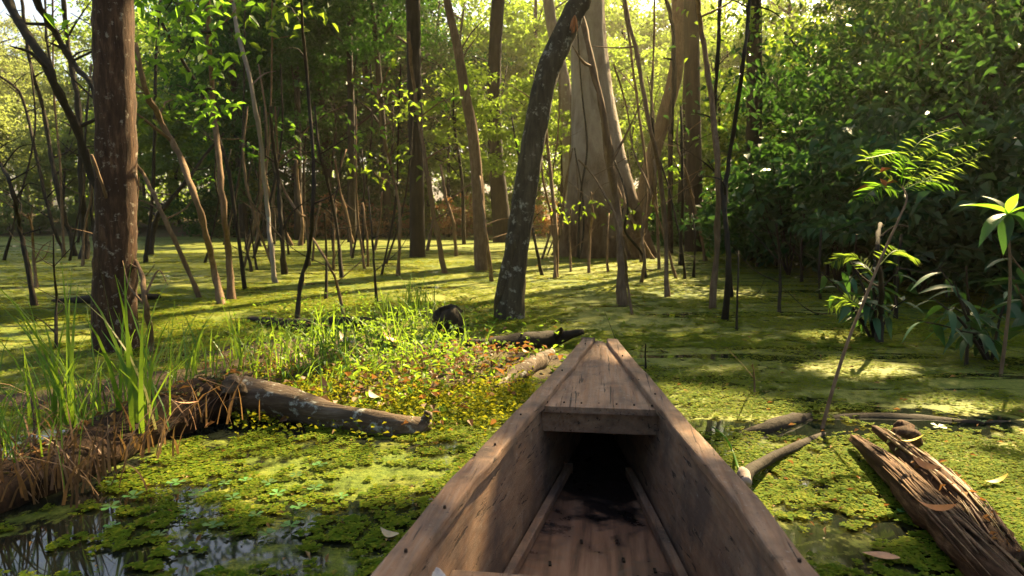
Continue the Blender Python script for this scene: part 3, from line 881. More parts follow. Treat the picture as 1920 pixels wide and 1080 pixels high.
# say where each background tree or shrub stands, by the landmark in front of it
MARKS = [(-999, 30, "at the left edge of the view"), (30, 170, "left of the thick reddish trunk"), (170, 262, "directly behind the thick reddish trunk"), (262, 345, "just right of the thick reddish trunk"), (345, 412, "behind the bent brown saplings"), (412, 475, "behind the tall pale grey sapling"),
         (475, 550, "behind the dark stem with the crooked pale branch"), (550, 612, "behind the dark wavy sapling"), (612, 680, "left of centre, over the brown undergrowth"), (680, 755, "just left of the straight dark trunk"), (755, 822, "directly behind the straight dark trunk"), (822, 880, "just left of the slender brown trunk"), (880, 940, "directly behind the slender brown trunk"),
         (940, 1030, "behind the lichen-blotched leaning trunk"), (1030, 1100, "just left of the buttressed tree"), (1100, 1200, "directly behind the buttressed tree"), (1200, 1275, "just right of the buttressed tree"), (1275, 1350, "just left of the two dark-footed saplings"), (1350, 1410, "just right of the two dark-footed saplings"),
         (1410, 1475, "beside the trunk in the broad-leaved shrubs"), (1475, 1545, "under the bright sky gap on the right"), (1545, 1640, "just left of the sunlit feathery fronds"), (1640, 1720, "directly behind the sunlit feathery fronds"), (1720, 1800, "behind the right tips of the feathery fronds"), (1800, 1880, "behind the bright big-leaved plant"), (1880, 9999, "at the far right edge")]
SHORT = {'tall': 'tall tree', 'under': 'low tree', 'bush': 'shrub'}
TONE = {'dark': 'dark', 'mid': 'mid-green', 'gold': 'sunlit yellow-green', 'pale': 'pale hazy', 'dry': 'brown dry-leaved', 'broad': 'dark broad-leaved'}
bins = {}
for (o, kind, px, depth) in PLACED:
    mk = next(m_[2] for m_ in MARKS if m_[0] <= px < m_[1]); bins.setdefault((kind, mk), []).append((depth, o))
for (kind, mk), lst in bins.items():
    lst.sort(key=lambda t_: t_[0])
    words = {1: [""], 2: ["nearer ", "farther "], 3: ["nearest ", "middle ", "farthest "]}.get(len(lst), [""] * len(lst))
    for w_, (dd_, o) in zip(words, lst): o["label"] = (w_ + TONE[kind[1]] + " " + SHORT[kind[0]] + " " + mk)
# the far wood that closes the view, one mass
mb = MB()
nF = 85000
ang = rng.uniform(-.95, .95, nF); dist = rng.uniform(60, 95, nF)
hh = rng.random(nF) ** 1.0 * (16 + 7 * fbm(ang * 9, ang * 0, 2))
c = np.stack([ang * dist, dist, hh], 1)
keep = fbm(ang * 40, hh * .3, 6) > .40 + .012 * hh
leaves(mb, c[keep], rng.uniform(.3, .65, keep.sum()), .5)
tag(mb.build("far_forest", M['leaf_mid'], None, False), kind="stuff")

# unseen forest behind and beside the canoe, added to cut sky light
mb = MB(); nF = 14000
ang = rng.uniform(1.15, 2 * math.pi - 1.05, nF); dist = 13 + 10 * rng.random(nF)
hh = rng.random(nF) * 15
c = np.stack([np.sin(ang) * dist, np.cos(ang) * dist, hh], 1)
keep = fbm(ang * 7, hh * .4, 6) > .44
keep &= ~((c[:, 1] > 3) & (np.abs(c[:, 0]) < .85 * c[:, 1]))
sx = c[:, 0] - K[0] * c[:, 2]; sy = c[:, 1] - K[1] * c[:, 2]
keep &= rng.random(nF) > np.clip(lit(sx, sy) * 1.8, 0, 1)
leaves(mb, c[keep], rng.uniform(.4, .8, keep.sum()), .6)
tag(mb.build("unseen_shade_forest", M['leaf_dark'], None, False), kind="stuff")

# ------------------------------------------------------------------ saplings and thin stems, traced one by one
STEMS = [
    # pts (base first), width at base px, at top px, depth or None (from base), material, label
    ([(420, 572), (402, 510), (386, 440), (366, 370), (336, 290), (302, 230), (270, 160), (252, 80)], 14, 11, None, 'bark_tan', "brown sapling bending left to meet the thick reddish trunk", 1),
    ([(434, 562), (429, 480), (420, 400), (409, 290), (400, 200), (394, 100), (389, 0)], 13, 11, None, 'bark_tan', "slim brown sapling leaning left, standing alone right of the bent pair", 1),
    ([(381, 557), (342, 482), (302, 395), (272, 332), (254, 308)], 10, 7, None, 'bark_tan', "short slanting brown stem ending against the thick reddish trunk", 0),
    ([(284, 640), (272, 560), (262, 505), (228, 445), (196, 360), (172, 290)], 12, 6, 4.9, 'bark_tan', "yellowish bent stem crossing in front of the thick reddish trunk", 0),
    ([(232, 545), (206, 430), (180, 350), (142, 240), (92, 135), (45, 55), (8, -10)], 14, 20, 7.5, 'bark_dark', "heavy dark limb-like stem slanting up to the top left corner", 0),
    ([(66, 574), (50, 490), (38, 430), (30, 385), (18, 340), (-4, 300)], 11, 7, None, 'bark_dark', "dark stem at the left edge leaning out of the photo", 0),
    ([(68, 540), (63, 480), (60, 430), (52, 400)], 7, 4, None, 'bark_tan', "short brown dead stick beside the dark stem at the left edge", 0),
    ([(157, 486), (160, 430), (152, 350), (148, 200), (128, 90), (118, -10)], 15, 9, None, 'bark_dark', "dark upright stem standing in the weed left of the thick reddish trunk", 1),
    ([(143, 480), (128, 430), (108, 360), (94, 280), (80, 200), (60, 130), (44, 30)], 10, 7, None, 'bark_dark', "dark crooked stem beside the upright one at left, leaning left", 1),
    ([(118, 470), (95, 410), (72, 310), (44, 190), (24, 160), (-6, 140)], 7, 5, 17, 'bark_dark', "thin grey stem arching over to the left edge", 0),
    ([(205, 440), (182, 190), (142, 125), (108, 70), (66, -5)], 9, 15, 9, 'bark_dark', "dark slanting branch passing behind the thick reddish trunk near the top", 0),
    ([(180, 470), (172, 400), (166, 300), (120, 200), (90, 90), (85, 0)], 8, 5, 15, 'bark_dark', "thin stem close to the left side of the thick reddish trunk", 1),
    ([(430, 330), (385, 190), (342, 112), (300, 36), (285, -20)], 8, 5, 9, 'bark_dark', "dark thin branch slanting across the leaves between the two brown saplings", 0),
    ([(281, 478), (288, 430), (302, 395), (345, 345), (392, 282), (420, 250)], 14, 4, None, 'bark_dark', "dark forked stem right of the thick reddish trunk", 1),
    ([(275, 470), (285, 380), (290, 250), (292, 120), (300, 0)], 8, 5, 14, 'bark_dark', "thin straight stem behind the bent brown sapling", 1),
    ([(535, 514), (530, 460), (526, 400), (521, 330), (512, 270), (508, 200)], 11, 6, None, 'bark_dark', "dark stem topped with a pale crooked branch left of centre", 1),
    ([(575, 415), (562, 402), (540, 370), (522, 330), (524, 302), (545, 281), (556, 276)], 6, 4, 13, 'bark_tan', "pale crooked branch hooking over beside the dark stem left of centre", 0),
    ([(518, 530), (510, 480), (502, 400), (490, 280), (471, 160), (446, 60), (437, 0)], 10, 8, None, 'bark_grey', "tall pale grey sapling rising to the top left of centre", 1),
    ([(556, 604), (562, 540), (580, 470), (586, 400), (588, 300), (576, 150), (568, 60), (565, 0)], 10, 6, None, 'bark_dark', "dark wavy sapling in front of the sunlit weed left of centre", 1),
    ([(641, 522), (632, 430), (612, 330), (600, 290), (590, 200)], 8, 5, None, 'bark_dark', "thin dark sapling bending left above the weed", 1),
    ([(646, 592), (634, 540), (618, 500), (596, 462), (585, 445)], 7, 4, None, 'bark_tan', "pale dead stick leaning left out of the grass", 0),
    ([(706, 572), (701, 490), (696, 420), (690, 350)], 6, 3, None, 'bark_dark', "thin stem standing alone in front of the straight dark trunk, on its left", 0),
    ([(745, 517), (750, 430), (748, 385), (735, 320), (716, 240), (708, 165)], 7, 5, None, 'bark_tan', "thin pale stem curving left beside the straight dark trunk", 1),
    ([(562, 460), (567, 420), (560, 360), (556, 300)], 9, 5, None, 'bark_tan', "short brown stem near the far bank left of centre", 0),
    ([(473, 510), (460, 450), (456, 400)], 6, 3, None, 'bark_dark', "", 0),
    ([(484, 507), (474, 455), (468, 410)], 5, 3, None, 'bark_dark', "", 0),
    ([(610, 562), (612, 480), (608, 400)], 6, 4, None, 'bark_dark', "", 0),
    ([(836, 512), (818, 430), (803, 340), (788, 240), (774, 150), (765, 60)], 10, 7, None, 'bark_tan', "tan sapling leaning left in front of the straight dark trunk", 1),
    ([(923, 527), (913, 450), (905, 390), (900, 330)], 8, 5, None, 'bark_tan', "thin stem at the foot of the slender brown trunk", 0),
    ([(1044, 519), (1041, 420), (1032, 320), (1023, 240), (1020, 180)], 10, 6, None, 'bark_tan', "pale slim stem between the leaning trunk and the buttressed tree", 1),
    ([(1166, 572), (1164, 480), (1156, 380), (1138, 260), (1118, 150), (1092, 40), (1080, -10)], 19, 11, None, 'bark_tan', "stout brown sapling crossing in front of the buttressed tree", 1),
    ([(1251, 557), (1248, 450), (1238, 330), (1219, 240), (1196, 110), (1172, 0)], 11, 8, None, 'bark_tan', "slim tan sapling right of the buttressed tree leaning left", 1),
    ([(1190, 592), (1176, 530), (1170, 470), (1152, 400), (1112, 330), (1085, 300)], 6, 4, None, 'bark_tan', "thin crooked stick slanting across the buttresses", 0),
    ([(1334, 578), (1345, 450), (1346, 330), (1336, 200), (1316, 60), (1308, -10)], 13, 10, None, 'bark_tan', "left one of the two tall dark-footed saplings on the right, with a pale top", 1),
    ([(1359, 599), (1366, 500), (1360, 400), (1364, 320), (1382, 200), (1394, 110), (1402, 40)], 12, 7, None, 'bark_dark', "right one of the two tall dark-footed saplings, leaning right at the top", 1),
    ([(1372, 557), (1366, 480), (1355, 380), (1340, 250), (1345, 120), (1350, 0)], 9, 8, None, 'bark_dark', "dark thin stem between and behind the two dark-footed saplings", 1),
    ([(1381, 619), (1383, 550), (1385, 470)], 5, 3, None, 'bark_dark', "short thin stick in the weed right of the two dark-footed saplings", 0),
    ([(1462, 587), (1463, 530), (1461, 470), (1455, 420)], 7, 5, None, 'bark_dark', "dark stick standing in the weed below the broad-leaved shrubs", 0),
    ([(1104, 512), (1106, 440), (1111, 400), (1108, 360)], 6, 4, None, 'bark_tan', "thin stick standing in front of the buttressed tree's foot", 0),
    ([(1275, 497), (1278, 420), (1280, 340), (1276, 200)], 8, 6, None, 'bark_dark', "dark stem in front of the shrubs right of the buttresses", 1),
    ([(1256, 470), (1258, 250), (1264, 150), (1262, 60), (1250, 0)], 12, 8, 17, 'bark_dark', "dark sinuous stem in front of the curving brown trunk", 0),
    ([(1180, 470), (1140, 320), (1128, 200), (1118, 130)], 7, 4, 15, 'bark_tan', "", 0),
    ([(1215, 470), (1180, 400), (1150, 330), (1128, 230)], 7, 4, 15, 'bark_tan', "", 0),
    ([(1205, 440), (1212, 330), (1196, 200), (1178, 60), (1168, 0)], 7, 5, 14, 'bark_tan', "", 0),
    ([(1648, 650), (1651, 600), (1652, 540), (1645, 470), (1650, 420)], 13, 8, None, 'bark_dark', "dark stem standing in the weed under the shrubs on the right", 0),
    ([(1592, 600), (1600, 520), (1606, 440)], 6, 4, None, 'bark_dark', "", 0),
    ([(1680, 598), (1682, 520), (1690, 440)], 7, 5, None, 'bark_dark', "", 0),
    ([(1540, 560), (1536, 500), (1540, 430)], 6, 4, None, 'bark_dark', "", 0),
    ([(1505, 530), (1502, 470), (1508, 400)], 6, 4, None, 'bark_dark', "", 0),
    ([(1420, 500), (1424, 440), (1430, 380)], 6, 4, None, 'bark_dark', "", 0),
    ([(1812, 692), (1816, 600), (1812, 500)], 7, 4, None, 'bark_dark', "dark thin stick in the shade near the right edge of the pond", 0),
    ([(1418, 752), (1414, 710), (1411, 682)], 4, 2, None, 'bark_tan', "tiny twig sticking up from the bright weed right of the bow", 0),
    ([(1211, 692), (1210, 665), (1211, 645)], 4, 2, None, 'bark_dark', "tiny dark twig poking up just right of the bow", 0),
    ([(690, 500), (688, 450), (680, 380)], 5, 4, None, 'bark_tan', "", 0),
    ([(625, 505), (626, 450), (630, 390)], 5, 4, None, 'bark_tan', "", 0),
    ([(585, 490), (590, 440), (600, 380)], 5, 4, None, 'bark_tan', "", 0),
    ([(660, 480), (655, 430), (640, 370), (628, 300)], 6, 4, None, 'bark_tan', "", 0),
    ([(700, 470), (712, 420), (716, 360)], 6, 4, None, 'bark_tan', "", 0),
    ([(800, 470), (812, 400), (806, 330)], 6, 4, None, 'bark_tan', "", 0),
    ([(855, 480), (850, 420), (836, 370), (826, 310)], 8, 6, None, 'bark_tan', "", 0),
    ([(1300, 520), (1303, 450), (1298, 400)], 5, 3, None, 'bark_dark', "", 0),
    ([(1140, 510), (1138, 450), (1142, 400)], 5, 3, None, 'bark_tan', "", 0),
    ([(1070, 510), (1068, 440), (1070, 390)], 5, 3, None, 'bark_tan', "", 0),
    ([(105, 640), (106, 560), (101, 500), (100, 440)], 6, 3, 5.0, 'bark_dark', "thin dark stem rising from the grass at the far left", 0),
    ([(1780, 560), (1776, 470), (1782, 380), (1770, 280)], 8, 5, None, 'bark_dark', "", 0),
    ([(1735, 180), (1728, 90), (1726, 0), (1724, -60)], 9, 8, 13, 'bark_tan', "", 0),
]
for q in range(9):
    bx_ = (1018, 1030, 1046, 1215, 1232, 1262, 1284, 1206, 1320)[q] + float(rng.normal(0, 5)); by_ = float(rng.uniform(486, 530)); ln_ = float(rng.normal(-.12, .12))
    pts_ = [(bx_ + ln_ * (by_ - y_) + float(rng.normal(0, 4)), y_) for y_ in np.linspace(by_, rng.choice([-10, 120, 220, 300]), 6)]
    STEMS.append((pts_, float(rng.uniform(4, 7)), float(rng.uniform(3, 4.5)), None, 'bark_tan' if q % 3 else 'bark_dark', "@", 0))
for q in range(26):
    bx_ = float(rng.choice([rng.uniform(-10, 170), rng.uniform(280, 560), rng.uniform(440, 760)])); by_ = float(rng.uniform(455, 520)); ln_ = float(rng.choice([-1, 1]) * rng.uniform(.05, .45))
    pts_ = [(bx_ + ln_ * (by_ - y_) * (1 - .2 * k_) + float(rng.normal(0, 5)), y_) for k_, y_ in enumerate(np.linspace(by_, rng.choice([10, 120, 200, 280]), 4))]
    STEMS.append((pts_, float(rng.uniform(4, 6.5)), float(rng.uniform(2.5, 4)), None, 'bark_tan' if q % 3 == 0 else 'bark_dark', "", 0))
sap_i = 0
for (pts, w0, w1, dep, mat, label, foli) in STEMS:
    base = g(*pts[0]) if dep is None else at(*pts[0], dep)
    d = base[1]
    P = [at(x, y, d + .25 * math.sin(k * 1.7 + sap_i)) if k else base.copy() for k, (x, y) in enumerate(pts)]
    n_ = len(P)
    R = [width_m(w0 + (w1 - w0) * k / (n_ - 1), d) / 2 * .88 for k in range(n_)]
    if dep is None: P[0] = P[0] - np.array([0, 0, .12])
    elif P[0][2] > 0.05:
        q = P[0].copy(); q[2] = -.1; q[0] += (P[0][0] - P[1][0]) * .4
        P.insert(0, q); R.insert(0, R[0])
    if pts[-1][1] < 60:
        dv = unit(P[-1] - P[-2])
        for s_ in range(3): P.append(P[-1] + (dv * .7 + np.array([0, 0, .4])) * .9); R.append(R[-1] * .75)
    o0 = np.array([P[0][0], P[0][1], 0.0])
    pp, rr = smooth_path(np.array(P) - o0, R, 5)
    hz_ = pp[:, 2]; rr = rr * (1 + .45 * np.exp(-np.maximum(hz_, 0) / .12)) * (1 + .12 * rng.normal(0, 1, len(rr)).clip(-1.5, 1.5))
    pp[1:] += rng.normal(0, 1, (len(pp) - 1, 3)) * (rr[1:] * .15)[:, None] * np.array([1, 1, 0])
    root = empty("sapling", tuple(o0))
    mb = MB(); tube(mb, pp, rr, 7, .08); mb.build("stem", M[mat], root)
    # bare side twigs
    for q in range((6 if pts[0][0] < 300 else 2) if w0 >= 6 else 1):
        st = int(len(pp) * rng.uniform(.25, .95)); b = pp[st]; sg = rng.choice([-1, 1]); L_ = rng.uniform(.25, .7) * min(1.6, d / 6)
        e = b + np.array([sg * L_ * rng.uniform(.4, 1), rng.normal(0, .3) * L_, L_ * rng.uniform(.1, .9)])
        mm_ = (b + e) / 2 + rng.normal(0, .06, 3)
        ml = MB(); p2, r2 = smooth_path([b, mm_, e], [rr[st] * .5, rr[st] * .35, rr[st] * .12], 4); tube(ml, p2, r2, 5, .1); ml.build("twig", M[mat], root)
    if foli:
        mb = MB()
        for q in range(2):
            st = int(len(pp) * rng.uniform(.55, .95)); b = pp[st]; a = rng.random() * 6.28
            L_ = rng.uniform(.5, 1.0) * min(1.0, d / 8)
            e = b + np.array([math.cos(a) * L_, math.sin(a) * L_, .5 * L_])
            ml = MB(); tube(ml, np.array([b, (b + e) / 2 + np.array([0, 0, .06]), e]), [rr[st] * .55, rr[st] * .4, rr[st] * .15], 5); ml.build("twig", M[mat], root)
            nn = 13
            t = rng.random(nn)[:, None]
            leaves(mb, b + (e - b) * (0.35 + .75 * t) + rng.normal(0, .07, (nn, 3)), rng.uniform(.06, .12, nn) * min(1.3, d / 8 + .3), .45, fine=True)
        mb.build("foliage", M['leaf_fresh'] if sap_i % 2 else M['leaf_mid'], root, False)
    if label == "@": tag(root, "one of the thin upright stems crowding in front of the buttressed tree", "sapling", "thin stems in front of the buttressed tree")
    elif label: tag(root, label, "sapling")
    else: tag(root, "one of the many thin bare stems standing between pond and forest wall", "sapling", "thin bare stems in the flooded forest")
    sap_i += 1


def spray(center_px, depth, n, spread, leaf, mat, label, stem_from):
    """a leafy bough: a thin branch with leaves along it"""
    b = at(*stem_from, depth); e = at(*center_px, depth)
    root = empty("leafy_branch", tuple(b)); mb = MB()
    pts = np.array([np.zeros(3), (e - b) * .5 + np.array([0, 0, .1]), e - b])
    pp, rr = smooth_path(pts, [.018, .012, .004], 5); tube(mb, pp, rr, 6); mb.build("branch", M['bark_dark'], root)
    mb = MB(); t = rng.random((n, 1))
    leaves(mb, (e - b) * (.3 + .85 * t) + rng.normal(0, 1, (n, 3)) * np.array([spread, spread, spread * .45]), leaf * rng.uniform(.55, 1.35, n), .4, droop=.5, fine=True)
    mb.build("foliage", M[mat], root, False); tag(root, label, "branch")


spray((310, 20), 6.2, 150, .28, .13, 'leaf_fresh', "bright green leafy branch hanging at the top right of the thick reddish trunk", (400, -60))
spray((345, 110), 6.8, 90, .26, .12, 'leaf_fresh', "bright green leaf spray between the two brown saplings, below the top one", (396, 60))
spray((375, 205), 7.0, 60, .2, .11, 'leaf_fresh', "small green leaf spray hanging left of the slim brown sapling", (402, 170))
spray((530, 22), 8.5, 110, .4, .13, 'leaf_mid', "green leaf spray hanging at the top beside the pale grey sapling", (450, -30))
spray((745, 182), 10, 50, .25, .1, 'leaf_gold', "yellowish leaf spray left of the straight dark trunk", (710, 190))
spray((700, 290), 11, 60, .35, .12, 'leaf_mid', "low green leaf spray over the brown undergrowth left of centre", (735, 330))
spray((1170, 390), 9.5, 34, .22, .1, 'leaf_mid', "small leaf spray in front of the buttressed tree", (1163, 430))
spray((1060, 390), 11, 30, .2, .1, 'leaf_mid', "small leaf spray left of the buttresses", (1041, 400))
spray((1490, 60), 12, 240, .8, .13, 'leaf_mid', "leafy branch against the bright sky gap on the right", (1413, 10))

for (cx_, cy_, dp_, n_l, sp_, sf_, lab_) in (
        (1790, 60, 9.5, 420, .75, (1980, -60), "dark leafy bough hanging in the top right corner"), (1880, 190, 9, 360, .7, (2020, 90), "dark leafy bough at the right edge above the feathery fronds"),
        (1660, 150, 11, 340, .8, (1800, 60), "dark leafy bough above and left of the feathery fronds"), (1560, 190, 12, 300, .8, (1470, 60), "dark leafy bough below the bright sky gap on the right"),
        (1700, 30, 12, 340, .9, (1900, -80), "dark leafy bough at the top edge right of the sky gap"), (1850, 330, 8, 260, .6, (2000, 260), "dark leafy bough behind the feathery fronds at the right edge"),
        (1490, 215, 12.5, 260, .7, (1414, 120), "dark leafy bough right of the trunk that rises from the broad-leaved shrubs")):
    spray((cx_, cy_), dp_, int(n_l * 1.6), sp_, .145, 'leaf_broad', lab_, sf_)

# ------------------------------------------------------------------ dugout-style plank canoe
boat = empty("wooden_canoe", (0, 0, 0), BOAT_ROT)
tag(boat, "weathered brown plank canoe seen from inside, its bow pointing into the flooded forest", "canoe")


def strip(mb, T, ins0, z0, ins1, z1, side, thick):
    """plank following the boat's outline: (inset, z) lower and upper edge, thickness inwards"""
    T = np.asarray(T); hw = half(T); n = len(T)
    def ring(ins, z): return np.stack([side * (hw - ins), T, z * np.ones(n)], 1)
    rows = [ring(ins0, z0), ring(ins1, z1), ring(ins1 + thick, z1), ring(ins0 + thick, z0)]
    v = np.vstack(rows); q = []
    for k in range(4):
        a, b = k * n, ((k + 1) % 4) * n
        for i in range(n - 1): q.append((a + i, a + i + 1, b + i + 1, b + i) if side > 0 else (a + i, b + i, b + i + 1, a + i + 1))
    q += [(0, n, 2 * n, 3 * n), (n - 1, 4 * n - 1, 3 * n - 1, 2 * n - 1)]
    mb.add(v, q)


def bevel(o, w=.004):
    b = o.modifiers.new("edge", 'BEVEL'); b.width = w; b.segments = 2; b.limit_method = 'ANGLE'; b.angle_limit = math.radians(35)


def zg(t): return .33 + .02 * np.clip((np.asarray(t) - 2.4) / 1.2, 0, 1) ** 2
TT = np.linspace(-2.55, 3.56, 150)
for side in (1, -1):
    mb = MB(); strip(mb, TT, .052, -.08, .022, zg(TT) - .028, side, .022); mb.build("hull_side", M['wood'], boat, False)
    wob = .008 * (fbm(TT * 5, TT * 0 + side, 4) - .5) * 2
    mb = MB(); n = len(TT); hw = half(TT)
    top = zg(TT) + wob; wd = .062 + .006 * (fbm(TT * 6, TT * 0 + 5 * side, 3) - .5) * 2
    wd = np.minimum(wd, hw * .62)
    rows = [np.stack([side * (hw + .004), TT, top - .030], 1), np.stack([side * (hw + .004), TT, top], 1), np.stack([side * (hw - wd), TT, top + .002], 1), np.stack([side * (hw - wd), TT, top - .034], 1)]
    v = np.vstack(rows); q = []
    for k in range(4):
        a, b = k * n, ((k + 1) % 4) * n
        for i in range(n - 1): q.append((a + i, a + i + 1, b + i + 1, b + i) if side > 0 else (a + i, b + i, b + i + 1, a + i + 1))
    q += [(0, n, 2 * n, 3 * n), (n - 1, 4 * n - 1, 3 * n - 1, 2 * n - 1)]
    mb.add(v, q); o = mb.build("gunwale", M['wood'], boat, False); bevel(o, .007)
    mb = MB(); tb = np.linspace(-2.3, 2.68, 30)
    strip(mb, tb, .083, -.045, .083, -.010, side, .028); o = mb.build("batten", M['wood'], boat, False); bevel(o, .004)
# bottom board
mb = MB(); T = np.linspace(-2.5, 3.5, 40); hw = np.maximum(half(T) - .055, .02)
for z in (-.05, -.085): mb.add(np.vstack([np.stack([-hw, T, np.full(40, z)], 1), np.stack([hw, T, np.full(40, z)], 1)]), [((i, 40 + i, 41 + i, i + 1) if z > -.06 else (i, i + 1, 41 + i, 40 + i)) for i in range(39)])
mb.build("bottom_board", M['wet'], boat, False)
# foredeck plank with its drooping front edge, and the beam under it
mb = MB(); T = np.linspace(2.40, 3.56, 16); NX = 9
hw = np.maximum(half(T) - .055, .022); rows = []
for z in (0, -.022):
    for k in range(16):
        x = np.linspace(-hw[k], hw[k], NX); yb = T[k] - (.012 * (1 - (x / hw[k]) ** 2) if k == 0 else 0)
        rows.append(np.stack([x, np.full(NX, T[k]) - (.02 * (1 - (x / hw[k]) ** 2) if k == 0 else 0), np.full(NX, zg(T[k]) - .016 + z) - .006 * (x / hw[k]) ** 2 + .003 * np.sin(x * 60 + k)], 1))
v = np.vstack(rows); q = []
for s_ in range(2):
    for k in range(15):
        for j in range(NX - 1):
            a = s_ * 16 * NX + k * NX + j
            q.append((a, a + 1, a + NX + 1, a + NX) if s_ == 0 else (a, a + NX, a + NX + 1, a + 1))
for j in range(NX - 1): q.append((j, 16 * NX + j, 16 * NX + j + 1, j + 1))
mb.add(v, q); o = mb.build("foredeck", M['wood'], boat, False)
mb = MB(); hb = half(2.44) - .04; box(mb, (-hb, 2.425, zg(2.44) - .125), (hb, 2.465, zg(2.44) - .042)); o = mb.build("deck_beam", M['wood'], boat, False); bevel(o, .006)
mb = MB(); box(mb, (-.088, 3.53, -.08), (.088, 3.585, .30)); o = mb.build("stem_block", M['wood'], boat, False); bevel(o, .012)
mb = MB(); box(mb, (-.21, -2.62, -.08), (.21, -2.57, .31)); o = mb.build("transom", M['wood'], boat, False); bevel(o, .006)
mb = MB(); hb = half(1.455) - .064; box(mb, (-hb, 1.20, .168), (hb, 1.438, .20)); o = mb.build("thwart", M['wood'], boat, False); bevel(o, .006)
mb = MB(); hb = half(-.4) - .045; box(mb, (-hb, -.55, .165), (hb, -.25, .195)); o = mb.build("thwart", M['wood'], boat, False); bevel(o, .006)
# dark nail slots in the planks
nm = MB(); box(nm, (-.004, -.012, 0), (.004, .012, .004)); nmesh = nm.mesh("nail", False)
for (a, b) in ((-.12, 1.75), (-.1, 1.62), (.08, 2.0), (.12, 1.9), (.17, 1.95), (.15, 1.75), (.22, 1.7), (-.14, 1.95), (-.05, 2.1), (.19, 1.55), (-.2, 1.55), (.05, 1.6)):
    n_ = link("nail", nmesh, M['bark_dark'], boat); n_.location = (a, b, -.0495); n_.rotation_euler = (0, 0, .1)
kn = NT("rusty_iron"); pn = kn.principled((.035, .018, .012), .7); M['rust'] = kn.done(pn.outputs[0])
nm = MB(); tube(nm, [(0, 0, -.004), (0, 0, .0025)], [.0038, .0034], 8); nmesh = nm.mesh("nail", False)
for side in (1, -1):
    for t_ in np.arange(.9, 3.5, .21):
        if random.random() < .4: continue
        n_ = link("nail", nmesh, M['rust'], boat); n_.location = (side * (float(half(t_)) - .03 + random.uniform(-.018, .018)), t_ + random.uniform(-.08, .08), float(zg(t_)) + .004)
for q in range(7):
    n_ = link("nail", nmesh, M['rust'], boat); n_.location = (-.19 + q * .063, 2.437, float(zg(2.44)) - .0155)
# crumpled cloth on the thwart
kc = NT("pale_cloth"); nz = kc.noise(kc.co(), 14, 5, .6); pc = kc.principled(kc.ramp(nz, [(.35, (.22, .22, .27)), (.6, (.45, .42, .42))]), .9); M['cloth'] = kc.done(pc.outputs[0])
P = at(800, 1066, 1.40); root_p = P
mb = MB(); nu, nv = 16, 10
u = np.linspace(0, 2 * math.pi, nu, endpoint=False); vv = np.linspace(0, math.pi, nv)
U_, V_ = np.meshgrid(u, vv)
r = 1 + .35 * (rng.random(U_.shape) - .5)
pts = np.stack([np.cos(U_) * np.sin(V_) * r * .038, np.sin(U_) * np.sin(V_) * r * .03, np.cos(V_) * r * .02], -1).reshape(-1, 3)
i = np.arange(nv - 1)[:, None] * nu; j = np.arange(nu)[None, :]; k = (j + 1) % nu
mb.add(pts, np.stack([i + j, i + nu + j, i + nu + k, i + k], -1).reshape(-1, 4))
o = mb.build("cloth", M['cloth']); o.location = (P[0], P[1], .214); tag(o, "crumpled pale rag lying on the canoe's thwart by the left side", "rag")

# ------------------------------------------------------------------ logs and banks
def noisy_tube(mb, pts, rad, n=16, sub=6, amp=.15, ridge=.0):
    pp, rr = smooth_path(pts, rad, sub)
    ph = rng.random() * 50
    def lob(t, a): return 1 + amp * 2 * (fbm(a * 1.6 + ph, np.full(n, t * 14 + ph), 2, 3) - .5) + .05 * np.sin(a * 3 + t * 9) + ridge * 2 * (fbm(a * 4 + ph, np.full(n, t * 3 + ph), 6, 3) - .5)
    tube(mb, pp, rr, n, .03, True, lob)
    return pp, rr


# the fallen log on the left and the root mass it comes from
Lpts = [g(350, 768, .03), g(405, 752, .08), g(450, 742, .10), g(520, 752, .09), g(640, 782, .05), g(740, 800, .03), g(806, 798, .02)]
Lr = [.04, .075, .09, .08, .062, .055, .04]
Rpts = [g(-140, 985, .01), g(60, 905, .03), g(190, 838, .05), g(310, 780, .07), g(400, 750, .09), g(452, 742, .09)]
Rr = [.11, .115, .12, .125, .11, .07]
log = empty("fallen_log", (Lpts[1][0], Lpts[1][1], 0)); o0 = np.array([Lpts[1][0], Lpts[1][1], 0])
mb = MB(); noisy_tube(mb, np.array(Lpts) - o0, Lr, 20, 8, .2); mb.build("trunk", M['bark_log'], log)
mb = MB(); lp, lr_ = noisy_tube(mb, np.array(Rpts) - o0, Rr, 22, 9, .34); mb.build("root_mass", M['peat_root'], log)
LOGW = lp + o0
mb = MB(); nn = 420
pi_ = rng.integers(0, len(lp), nn); an_ = rng.uniform(-1.3, 1.3, nn)
cc = np.array([lp[i_] + np.array([lr_[i_] * .35 * math.sin(a_), -lr_[i_] * math.sin(a_) * .95, lr_[i_] * math.cos(a_) * 1.02]) for i_, a_ in zip(pi_, an_)]) + rng.normal(0, .015, (nn, 3))
leaves(mb, cc, rng.uniform(.02, .06, nn), .4, droop=.4); mb.build("dead_leaves", M['leaf_dry'], log, False)["kind"] = "stuff"
mb = MB(); nn = 500
pi_ = rng.integers(0, len(lp), nn); an_ = rng.uniform(-1.2, .9, nn)
cc = np.array([lp[i_] + np.array([lr_[i_] * .35 * math.sin(a_), -lr_[i_] * math.sin(a_) * .95, lr_[i_] * math.cos(a_) * 1.02]) for i_, a_ in zip(pi_, an_)]) + rng.normal(0, .012, (nn, 3))
leaves(mb, cc, rng.uniform(.015, .03, nn), .6, droop=.1); mb.build("moss", M['moss'], log, False)["kind"] = "stuff"
tag(log, "fallen log with a grassy root mass, lying in the water left of the canoe", "log")
mb = MB(); noisy_tube(mb, [g(790, 800, .02) - o0, g(803, 780, .07) - o0, g(797, 772, .10) - o0], [.035, .022, .006], 8, 4, .2); mb.build("broken_stub", M['bark_log'], log)
